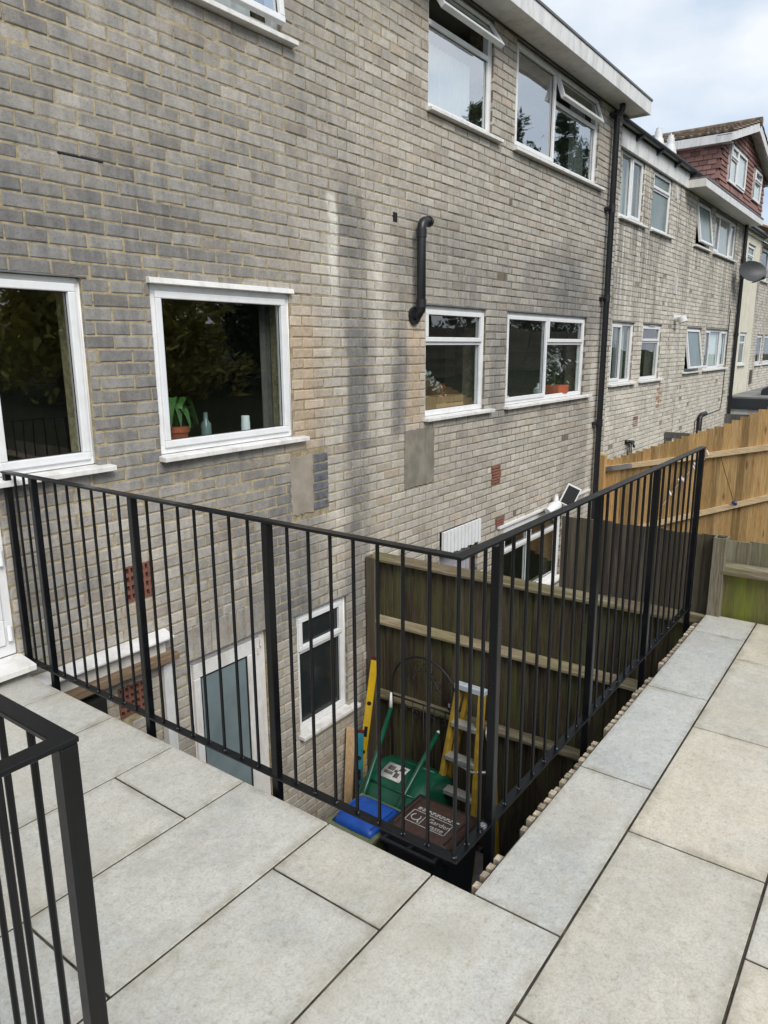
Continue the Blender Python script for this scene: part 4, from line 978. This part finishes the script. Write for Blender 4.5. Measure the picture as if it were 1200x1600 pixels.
MB().tube(pts, .004, 5).build('string', M_SILL, wc)
for p in [(2.22, .28), (2.27, .21), (2.36, .10), (2.37, .06), (2.52, -.10), (2.55, -.14), (2.49, -.13), (2.66, -.32)]:
    MB().beam((NX-.075, p[0]-.02, p[1]-.03), (NX-.075, p[0]+.015, p[1]+.035), .03, .02).build('charm', M_SILL, wc, bevel=.006)
ck = thing('chalk_line', 'small blue chalk line reel hooked on the new fence rail', 'tool', (NX-.06, 1.85, -.36))
MB().tube([(NX-.06, 1.86, -.35), (NX-.045, 1.83, -.36), (NX-.05, 1.80, -.38)], [.016, .028, .012], 10).build('reel', simple('blue_plastic', (.03, .05, .22), .4), ck, smooth=True)
MB().tube([(NX-.05, 1.85, -.33), (NX-.03, 2.02, .12), (NX-.03, 2.06, .25)], .004, 5).build('line', M_GASKET, ck)
ofn = thing('low_fence', 'short silver-grey old fence behind the top of the golden boards', 'fence', (14.2, 3.6, -.5))
MB().box(14.17, 14.25, 2.9, 3.84, -.02, .09).build('top_board', M_GREYW, ofn); MB().box(14.18, 14.24, 3.72, 3.82, -1.5, -.02).build('post', M_GREYW, ofn); MB().box(14.18, 14.23, 2.9, 3.7, -.4, -.12).build('lower_board', M_GREYW, ofn)
ogf = thing('weathered_fence', 'weathered grey close-boarded fence below the extension fascia', 'fence', (19.3, 3.4, -1))
gm_ = board_mesh(.15, 1.5, .02, M_GREYW)
for k in range(12): link('fence_board', gm_, ogf, (19.3, 3.78-.14*k, -1.45))

# ------------------------------------------------------------------ things in the sunken courtyard
def wheelie(name, label, cx, cy, body, lid, sx=.24, sy=.235, handle=None, zt=-1.43, hy=None):
    b = thing(name, label, 'wheelie bin', (cx, cy, PITZ)); hy = hy or (cy-sy+.03, cy+sy-.03)
    m = MB(); ax, ay, az = Vector((1, 0, 0)), Vector((0, 1, 0)), Vector((0, 0, 1))
    lo, hi = .74, 1.0; P = []
    m.hexa([(cx-sx*lo, cy-sy*lo, PITZ+.05), (cx+sx*lo, cy-sy*lo, PITZ+.05), (cx+sx*lo, cy+sy*lo, PITZ+.05), (cx-sx*lo, cy+sy*lo, PITZ+.05), (cx-sx, cy-sy, zt), (cx+sx, cy-sy, zt), (cx+sx, cy+sy, zt), (cx-sx, cy+sy, zt)])
    m.build('body', body, b, bevel=.03, seg=3, smooth='auto')
    r = MB(); bars2 = [(cx-sx-.02, cx+sx+.02, cy-sy-.02, cy-sy+.02), (cx-sx-.02, cx+sx+.02, cy+sy-.02, cy+sy+.02), (cx-sx-.02, cx-sx+.02, cy-sy+.02, cy+sy-.02), (cx+sx-.02, cx+sx+.02, cy-sy+.02, cy+sy-.02)]
    for q in bars2: r.box(*q, zt-.04, zt+.002)
    r.build('rim', body, b, bevel=.008, seg=2)
    l = MB(); n = 8; g = []
    for j in range(n+1):
        for i in range(n+1):
            u, v = i/n*2-1, j/n*2-1; e = max(abs(u), abs(v)); zz = zt+.010+.034*(1-abs(u)**7)*(1-abs(v)**7)
            rr = 1-.05*(abs(u*v))**3; l.v.append((cx+u*(sx-.005)*rr, cy+v*(sy-.005)*rr, zz))
    for j in range(n):
        for i in range(n): a = j*(n+1)+i; l.f.append((a, a+1, a+n+2, a+n+1))
    lo_ = l.build('lid', lid, b, smooth=True)
    if sum(p.normal.z for p in lo_.data.polygons) < 0: lo_.data.flip_normals()
    sd_ = lo_.modifiers.new('s', 'SOLIDIFY'); sd_.thickness = .02; sd_.offset = -1
    hm = MB(); hx = cx-sx-.075; hb = handle or body
    hm.tube([(hx, hy[0], zt-.01), (hx, hy[1], zt-.01)], .016, 10)
    for q in (-1, -.0, 1): hm.beam((cx-sx+.01, cy+q*(sy-.05), zt-.03), (hx, cy+q*(sy-.05), zt-.01), .025, .03)
    hm.build('handle', hb, b, smooth='auto')
    for q in (-1, 1): MB().tube([(cx-sx*.75-.04, cy+q*(sy*.62), PITZ+.10), (cx-sx*.75-.04, cy+q*(sy*.62+.05), PITZ+.10)], .10, 16).build('wheel', M_GASKET, b, smooth='auto')
    for q in (-.8, .8): MB().box(cx-sx+.05, cx+sx-.07, cy+q*sy-.006, cy+q*sy+.006, zt+.036, zt+.052).build('lid_rib', lid, lo_, bevel=.004)
    return b, lo_, zt
M_BIN = simple('black_bin_plastic', (.012, .014, .02), .5, var=.2); M_BROWN = simple('brown_bin_lid', (.075, .042, .032), .55, .4, var=.25, scale=30, bump=.15)
M_BLUE = simple('blue_bin_lid', (.012, .085, .42), .45, var=.2); M_OLIVE = simple('olive_bin_plastic', (.16, .19, .10), .55, var=.25)
bb, blid, bz = wheelie('wheelie_bin', 'black wheelie bin with brown garden waste lid below the railing corner', 3.600, 2.272, M_BIN, M_BROWN, .222, .242)
wheelie('wheelie_bin', 'wheelie bin with bright blue lid and olive handle by the wall', 3.485, 2.745, M_OLIVE, M_BLUE, .185, .18, handle=M_OLIVE, zt=-1.50, hy=(2.50, 2.86))
M_PRINT = simple('white_print', (.56, .56, .55), .7, var=.3, scale=60)
def text(s, size, loc, rotz, mat, parent, name='lettering', bold=0, rotm=None):
    c = bpy.data.curves.new(name, 'FONT'); c.body = s; c.size = size; c.extrude = .0008; c.offset = bold
    o = bpy.data.objects.new(name, c); COL.objects.link(o)
    dg = bpy.context.evaluated_depsgraph_get(); me = bpy.data.meshes.new_from_object(o.evaluated_get(dg)); bpy.data.objects.remove(o)
    me.transform(Matrix.Translation(loc) @ (rotm or Matrix.Rotation(rotz, 4, 'Z'))); me.materials.append(mat); return link(name, me, parent)
zl = bz+.0455
text('Garden', .056, (3.555, 2.29, zl), R(-90), M_PRINT, blid); text('waste', .056, (3.505, 2.275, zl), R(-90), M_PRINT, blid)
m = MB(); fx0, fx1, fy0, fy1 = 3.49, 3.62, 2.12, 2.43
for q in ((fx0, fx0+.005, fy0, fy1), (fx1-.005, fx1, fy0, fy1), (fx0, fx1, fy0, fy0+.005), (fx0, fx1, fy1-.005, fy1), (fx0, fx1, 2.318, 2.322)): m.box(*q, zl-.001, zl+.001)
for k in range(9): m.box(3.65+.002*(k % 2), 3.662, 2.10+.036*k, 2.126+.036*k, zl-.002, zl); m.box(3.636, 3.645, 2.12+.034*k, 2.144+.034*k, zl-.002, zl)
m.tube([(3.555+.033*math.cos(a), 2.375+.033*math.sin(a), zl) for a in [R(30+28*i) for i in range(11)]], .004, 5); m.tube([(3.53, 2.345, zl), (3.505, 2.335, zl)], .006, 5)
m.build('print_border', M_PRINT, blid)

# garden roller
M_GREEN = simple('bottle_green_enamel', (.008, .085, .048), .28, .5, var=.25, scale=7)
ro = thing('garden_roller', 'dark green garden roller with two upright tubular handles', 'roller', (4.36, 3.0, PITZ))
rc, rr_ = Vector((4.33, 0, -2.045)), .395
m = MB(); prof = [(2.715, .10), (2.705, .30), (2.715, .36), (2.75, rr_-.006), (2.78, rr_), (3.21, rr_), (3.24, rr_-.006), (3.275, .36), (3.285, .30), (3.275, .10)]; sg = 40
for yy, r in prof:
    for k in range(sg): a = 6.2832*k/sg; m.v.append((rc.x+r*math.cos(a), yy, rc.z+r*math.sin(a)))
for i in range(len(prof)-1):
    for k in range(sg): l = (k+1) % sg; m.f.append((i*sg+k, i*sg+l, (i+1)*sg+l, (i+1)*sg+k))
m.f.append(tuple(range(sg))); m.f.append(tuple((len(prof)-1)*sg+k for k in range(sg)))
drum = m.build('drum', M_GREEN, ro, smooth='auto')
def patch(a0, a1, y0, y1, r, mat, name):
    q = MB()
    for k in range(7):
        a = R(a0+(a1-a0)*k/6)
        for e_ in (0, .0025): q.v += [(rc.x+(r+e_)*math.cos(a), y0, rc.z+(r+e_)*math.sin(a)), (rc.x+(r+e_)*math.cos(a), y1, rc.z+(r+e_)*math.sin(a))]
    for k in range(6): b = k*4; q.f += [(b+2, b+3, b+7, b+6), (b, b+4, b+5, b+1), (b, b+2, b+6, b+4), (b+1, b+5, b+7, b+3)]
    return q.build(name, mat, drum, smooth=True)
patch(90, 114, 2.95, 3.15, rr_+.001, M_PRINT, 'label')

for q_ in ((93, 99, 2.97, 3.02), (95, 102, 3.06, 3.12), (103, 110, 2.99, 3.03), (104, 108, 3.05, 3.13), (99, 103, 3.02, 3.05)): patch(*q_, rr_+.0035, M_CURTD, 'label_mark')
lip = MB().tube([(rc.x+.10, 2.78, rc.z+rr_-.014), (rc.x+.10, 3.21, rc.z+rr_-.014)], .010, 8); lip.build('seam', M_GREEN, drum, smooth=True)
for path, tip in (([(4.60, 3.340, -1.34), (4.30, 3.25, -1.55), (4.10, 3.20, -1.70), (4.00, 3.18, -1.79), (3.96, 3.175, -1.92)], (4.615, 3.345, -1.20)), ([(4.57, 2.845, -1.40), (4.28, 2.84, -1.57), (4.10, 2.84, -1.685), (4.00, 2.85, -1.78), (3.96, 2.855, -1.92)], (4.59, 2.846, -1.385))):
    MB().tube(path, .020, 10).build('handle', M_GREEN, ro, smooth=True)
    MB().tube([path[0], tip], [.018, .009], 8).build('handle_end', M_FASCIA, ro, smooth=True)
for yy in (3.285, 2.68): MB().tube([(4.33, yy, -2.045), (4.33, yy+.03, -2.045)], .05, 14).build('axle_cap', M_FASCIA, ro, smooth='auto')
MB().tube([(4.33-.395*.55, 2.77, -2.045+.395*.835), (4.33-.395*.55, 3.22, -2.045+.395*.835)], .012, 8).build('lip', M_GREEN, ro, smooth=True)
# iron gate
M_IRON = simple('black_wrought_iron', (.012, .011, .011), .6, var=.3)
ig = thing('iron_gate', 'black wrought iron arched garden gate leaning against the fence', 'gate', (4.68, 3.07, PITZ))
gx = 4.685; gc, gr = 3.06, .325
MB().tube([(gx, gc+gr, -2.44), (gx, gc+gr, -1.16)]+[(gx, gc+gr*math.cos(a), -1.16+gr*math.sin(a)) for a in [R(15*i) for i in range(1, 13)]]+[(gx, gc-gr, -2.44)], .011, 8).build('frame', M_IRON, ig, smooth=True)
for k in range(1, 6): yk = gc-gr+2*gr*k/6; MB().tube([(gx, yk, -2.42), (gx, yk, -1.25)], .006, 6).build('bar', M_IRON, ig, smooth=True)
for z in (-2.40, -1.85, -1.26): MB().tube([(gx, gc-gr, z), (gx, gc+gr, z)], .008, 6).build('cross_bar', M_IRON, ig, smooth=True)
for k, (yc, zc, s_) in enumerate(((gc+.12, -1.05, 1), (gc-.12, -1.05, -1), (gc+.05, -.93, 1), (gc-.05, -.93, -1), (gc+.2, -1.36, 1), (gc-.2, -1.36, -1), (gc+.07, -1.36, -1), (gc-.07, -1.36, 1))):
    MB().tube([(gx-.004, yc+s_*(.012+.05*t)*math.cos(9*t), zc+(.012+.05*t)*math.sin(9*t)) for t in [i/18 for i in range(19)]], .0045, 5).build('scroll', M_IRON, ig, smooth=True)
MB().tube([(gx-.006, gc-.04, -.93), (gx-.006, gc-.30, -1.28)], .007, 6).build('brace', M_IRON, ig, smooth=True)
MB().box(gx-.012, gx-.004, 2.795, 2.81, -1.20, -1.17).build('tag', M_PRINT, ig)
# step ladder
M_YEL = simple('yellow_fibreglass', (.46, .30, .035), .5, .4, var=.3, scale=14, dirt=(.30, .21, .06)); M_ALU = simple('dull_aluminium', (.52, .52, .51), .42, metal=.55, var=.25, dirt=(.4, .39, .36))
ld = thing('step_ladder', 'yellow fibreglass step ladder with aluminium treads leaning by the fence', 'ladder', (4.5, 2.5, PITZ))
LT, LB = [Vector((4.60, 2.665, -.94)), Vector((4.60, 2.46, -.95))], [Vector((4.42, 2.84, -2.45)), Vector((4.42, 2.43, -2.45))]
for a, b in zip(LT, LB): MB().beam(b, a, .036, .075, up=(1, 0, 0)).build('side_rail', M_YEL, ld, bevel=.004)
for a, b in (((4.665, 2.62, -1.0), (4.60, 2.88, -2.45)), ((4.665, 2.41, -1.0), (4.62, 2.30, -2.45))): MB().beam(b, a, .036, .05, up=(1, 0, 0)).build('rear_rail', M_YEL, ld, bevel=.004)
MB().box(4.565, 4.625, 2.425, 2.695, -.955, -.905).build('top_cap', simple('pale_blue_cap', (.50, .56, .60), .5, var=.2, dirt=(.35, .37, .38)), ld, bevel=.006)
for t in (.19, .38, .57, .76, .93):
    a, b = LT[0].lerp(LB[0], t), LT[1].lerp(LB[1], t); MB().box(a.x-.055, a.x+.03, b.y+.012, a.y-.012, a.z-.028, a.z+.012).build('tread', M_ALU, ld, bevel=.003)
MB().tube([(4.58, 2.40, -1.20), (4.55, 2.39, -1.24), (4.54, 2.36, -1.33)], .011, 6).build('brace', M_ALU, ld, smooth=True)
MB().tube([(4.55, 2.68+.0, -1.50), (4.50, 2.60, -1.56), (4.49, 2.47, -1.575), (4.52, 2.36, -1.55)], .012, 6).build('spreader', M_ALU, ld, smooth=True)
# levels and plank
M_LEV = simple('yellow_level', (.66, .42, .012), .4, var=.15, dirt=(.5, .36, .1)); M_CYAN = simple('turquoise_level', (.03, .22, .30), .45, var=.2)
def level(name, label, p0, p1, w, th, mat, cat='spirit level', vial=True):
    t = thing(name, label, cat, p0); p0, p1 = Vector(p0), Vector(p1); MB().beam(p0, p1, w, th, up=(1, .5, 0)).build('bar', mat, t, bevel=.003)
    if vial:
        d = (p1-p0).normalized(); sx = d.cross(Vector((1, .5, 0))).normalized(); u = sx.cross(d).normalized()
        for f in (.88-.15, .42): c = p0.lerp(p1, f)-u*(th/2); MB().tube([c+u*.002, c-u*.003], .019, 14).build('vial', M_GASKET, t, smooth='auto')
        MB().beam(p1-d*.001, p1+d*.018, w+.004, th+.004, up=(1, .5, 0)).build('end_cap', simple('dark_red_cap', (.09, .015, .015), .5), t)
        c = p0.lerp(p1, .55)-u*(th/2+.001); MB().beam(c-d*.05, c+d*.05, .03, .002, up=(1, .5, 0)).build('slot', M_GASKET, t)
    return t
level('spirit_level', 'long yellow spirit level leaning in the corner beside the fence', (4.50, 3.665, -2.45), (4.63, 3.53, -.95), .062, .026, M_LEV)
level('spirit_level', 'turquoise blue level below the yellow one against the wall', (4.40, 3.56, -2.45), (4.49, 3.59, -1.60), .06, .024, M_CYAN)
pl = tag(MB().beam((4.30, 3.60, -2.45), (4.44, 3.655, -1.55), .075, .03, up=(1, .5, 0)).build('timber_plank', M_PLANK, bevel=.003), 'raw pine plank standing against the brick wall beside the blue level', 'plank')
MB().tube([(4.40, 3.63, -1.60), (4.405, 3.625, -1.60)], .012, 8)

# ------------------------------------------------------------------ small things on house B
sl_ = thing('security_light', 'white solar security light fixed above the lower window next door', 'light', (8.6, 3.69, -.3))
yy = YA-.035
MB().box(8.52, 8.72, yy-.09, yy-.06, -.36, -.30).build('mount', M_UPVC, sl_, bevel=.006)
m = MB(); m.tube([(8.28, yy-.10, -.33), (8.36, yy-.13, -.29), (8.52, yy-.12, -.28)], [.05, .075, .06], 12); m.build('lamp_head', M_UPVC, sl_, smooth='auto')
MB().tube([(8.52, yy-.1, -.28), (8.62, yy-.06, -.22), (8.70, yy-.02, -.20)], .03, 10).build('arm', M_UPVC, sl_, smooth=True)
m = MB(); c = Vector((8.93, yy-.12, -.23)); u = Vector((.35, -.30, .9)).normalized(); n_ = Vector((-.75, -.62, .15)).normalized(); n_ = (n_-u*n_.dot(u)).normalized(); s3 = u.cross(n_)
MB().obox(c, s3, n_, u, .10, .008, .14).build('solar_panel', M_UPVC, sl_, bevel=.004); MB().obox(c+n_*.0095, s3, n_, u, .082, .002, .12).build('solar_cell', M_GASKET, sl_)

# ------------------------------------------------------------------ things on the inside sills
def sill_board(h, x0, x1, z=1.062): MB().box(x0, x1, YA+.10, YA+.42, z-.03, z).build('window_board', M_SILL, h)
sill_board(hA, wx0+.02, wx1-.02); sill_board(hB, 5.70, 6.80); sill_board(hB, 7.32, 9.55); sill_board(hA, 1.76, 2.29)
M_POT = simple('orange_terracotta_pot', (.42, .10, .045), .7, var=.2); M_LEAF = simple('green_house_plant_leaf', (.06, .15, .03), .45, var=.4, scale=20)
pt = thing('potted_plant', 'leafy green plant in an orange pot on the inside window sill', 'plant', (3.00, 3.92, 1.062)); px_, py_ = 3.02, YA+.21
MB().tube([(px_, py_, 1.063), (px_, py_, 1.15), (px_, py_, 1.15), (px_, py_, 1.185)], [.055, .075, .083, .085], 16).build('pot', M_POT, pt, smooth='auto')
for k in range(16):
    a = k*2.4; L_ = random.uniform(.14, .26); rise = random.uniform(.03, .16); m = MB(); d = Vector((math.cos(a), math.sin(a)*.45, 0)); s3 = Vector((-d.y, d.x, 0)).normalized(); pv = None
    for i in range(6):
        t = i/5; c = Vector((px_, py_, 1.18))+d*L_*t+Vector((0, 0, rise*4*t*(1-t)*1.3+rise*.4*t-.04*t*t)); w = .036*math.sin(math.pi*min(1, t*.9+.08))
        m.v += [tuple(c-s3*w), tuple(c+Vector((0, 0, -.008))), tuple(c+s3*w)]
    for i in range(5): b = i*3; m.f += [(b, b+1, b+4, b+3), (b+1, b+2, b+5, b+4)]
    m.build('leaf', M_LEAF, pt, smooth=True)
def bottle(label, x, z, h, r, mat, neck=True, name='bottle'):
    b = tag(MB().tube([(x, YA+.18, z), (x, YA+.18, z+.01), (x, YA+.18, z+h*.62), (x, YA+.18, z+h*.74), (x, YA+.18, z+h)], [r*.96, r, r, r*(.45 if neck else .95), r*(.4 if neck else .9)], 14).build(name, mat, smooth='auto'), label, 'bottle'); return b
bottle('clear spray bottle beside the potted plant on the inside sill', 3.24, 1.063, .20, .035, M_OBSCG); bottle('plain white bottle at the right of the inside window sill', 3.60, 1.063, .15, .032, M_VOILE, False)
cr = thing('wooden_crate', 'low wooden crate on the sill inside the first window next door', 'crate', (6.35, 3.9, 1.063))
for k in range(2): MB().box(6.1, 6.62, YA+.14, YA+.15, 1.07+k*.07, 1.13+k*.07).build('slat', M_PLANK, cr); MB().box(6.1, 6.62, YA+.34, YA+.35, 1.07+k*.07, 1.13+k*.07).build('slat', M_PLANK, cr)
for x in (6.1, 6.61): MB().box(x, x+.012, YA+.15, YA+.34, 1.065, 1.20).build('end_panel', M_PLANK, cr)
dfl = thing('dried_flowers', 'grey dried flower spray arching inside the first window next door', 'flowers', (6.0, 3.95, 1.063))
for k in range(26):
    t = k/25; c = Vector((5.82+.62*t, YA+.26+random.uniform(-.04, .04), 1.52-.30*t+random.uniform(-.04, .04))); m = MB()
    for q in range(5): a = Vector((random.uniform(-1, 1), random.uniform(-1, 1), random.uniform(-1, 1)))*.045; b = Vector((random.uniform(-1, 1), random.uniform(-1, 1), random.uniform(-1, 1)))*.03; m.quad(c+a, c+a+b, c-a*.4+b, c-a*.5)
    m.build('flower_head', M_CURT if t < .85 else M_POT, dfl)
MB().tube([(6.0, YA+.3, 1.07), (5.95, YA+.3, 1.3), (6.05, YA+.27, 1.45)], .008, 6).build('stem', M_LEAF, dfl)
bottle('round white vase inside the wide window next door', 8.55, 1.063, .17, .065, M_VOILE, True, 'vase')
bw = tag(MB().tube([(9.05, YA+.2, 1.064), (9.05, YA+.2, 1.10), (9.05, YA+.2, 1.19)], [.13, .19, .20], 18).build('planter_bowl', M_POT, smooth='auto'), 'orange planter bowl inside the wide window next door', 'planter')
pw = thing('white_flowers', 'bunch of pale flowers above the orange bowl in the window', 'flowers', (9.1, 3.92, 1.19)); m = MB()
for k in range(160):
    c = Vector((9.12+random.gauss(0, .13), YA+.22+random.gauss(0, .05), 1.45+random.gauss(0, .12))); a = Vector((random.uniform(-1, 1), random.uniform(-1, 1), random.uniform(-1, 1)))*.03; b = a.orthogonal()*.8; m.quad(c+a, c+b, c-a, c-b)
tag(m.build('blossom', M_CURT, pw), kind='stuff'); MB().tube([(9.08, YA+.2, 1.12), (9.12, YA+.22, 1.45)], .01, 6).build('stem', M_LEAF, pw)
tag(MB().box(7.36, 7.68, YA+.14, YA+.30, 1.064, 1.13).build('white_basket', M_VOILE, bevel=.01), 'low white basket at the left of the wide window sill', 'basket')

# ------------------------------------------------------------------ garden behind the camera, seen mirrored in the windows
M_NEEDLE = simple('dark_conifer_foliage', (.035, .065, .028), .8, .2, var=.5, scale=3); M_NEEDLE2 = simple('olive_hedge_foliage', (.36, .33, .08), .8, .2, var=.5, scale=3); M_BARK = simple('brown_bark', (.06, .045, .03), .95, .1, var=.4, bump=.5)
def conifer(name, label, x, y, z0, h, r, mat, seed, group, nb=60):
    rnd = random.Random(seed); t = thing(name, label, 'tree', (x, y, z0), group)
    MB().tube([(x, y, z0-.2), (x, y, z0+h*.5), (x, y, z0+h*.97)], [.16, .10, .02], 8).build('trunk', M_BARK, t, smooth=True)
    m = MB()
    for k in range(nb):
        f = rnd.random()**.8; a = rnd.random()*6.283; R0 = r*(1-f)**.7*rnd.uniform(.55, 1.15)+.12; zb = z0+.3+f*(h-.3)
        base = Vector((x, y, zb)); d = Vector((math.cos(a), math.sin(a), rnd.uniform(.15, .75))).normalized()
        for q in range(46):
            s = rnd.random()**.6; c = base+d*R0*s+Vector((rnd.gauss(0, .16), rnd.gauss(0, .16), rnd.gauss(0, .14)-.25*s*s))
            u = (d+Vector((rnd.gauss(0, .6), rnd.gauss(0, .6), rnd.gauss(0, .6)))).normalized()*rnd.uniform(.10, .26); w = u.orthogonal().normalized()*rnd.uniform(.03, .07); m.quad(c-u*.3, c+w, c+u, c-w)
    tag(m.build('crown', mat, t), kind='stuff')
spots = [(7, -8.5, 5.0), (10.2, -9.2, 5.6), (13.2, -8.6, 6.2), (16.5, -9.6, 6.0), (19.6, -9.0, 7.0), (23.0, -10, 7.2), (26.0, -9.4, 9.6), (29.8, -9.4, 11.2), (33.2, -9.3, 11.6), (36.4, -9.9, 10.8), (39.5, -9.5, 13.2), (43, -10, 12.6)]
for i, (x, y, h) in enumerate(spots):
    conifer('conifer_tree', 'dark conifer in the garden hedge, seen only mirrored in the windows', x, y, .5, h, 1.9 if i < 6 else 2.5, M_NEEDLE2 if i in (1, 2, 4) else M_NEEDLE, i, 'conifers in the garden hedge', 60 if i < 6 else 130)
M_LAP = wood('grey_brown_lap_board', (.12, .10, .08), (.24, .21, .165), 'x', .3)
ls_ = MB().hexa([(-.9, -.012, 0), (.9, -.012, 0), (.9, .012, 0), (-.9, .012, 0), (-.9, -.004, .16), (.9, -.004, .16), (.9, .004, .16), (-.9, .004, .16)]).mesh('lap_board'); ls_.materials.append(M_LAP)
for i in range(10):
    xx = 19.0+1.9*i; zb = gz(xx, -5.6)-.02; p = thing('lap_fence_panel', 'weathered lap fence panel at the garden end, seen mirrored in windows', 'fence', (xx, -5.6, zb), 'garden lap fence panels')
    for k in range(11): link('lap_board', ls_, p, (xx, -5.6-.01*(k % 2), zb+.02+k*.145))
    MB().box(xx-.98, xx-.905, -5.65, -5.55, zb-.3, zb+1.72).build('post', M_GREYW, p)
for i, (x, y, h) in enumerate([(7.5, -5.4, 3.6), (10.4, -6.0, 4.2), (13.0, -5.6, 3.8), (15.6, -6.1, 4.4)]):
    conifer('garden_shrub', 'golden-leaved garden shrub behind the lawn, seen mirrored in the near windows', x, y, .1, h, 1.9, M_NEEDLE2 if i != 2 else M_NEEDLE, 40+i, 'golden garden shrubs', 75)
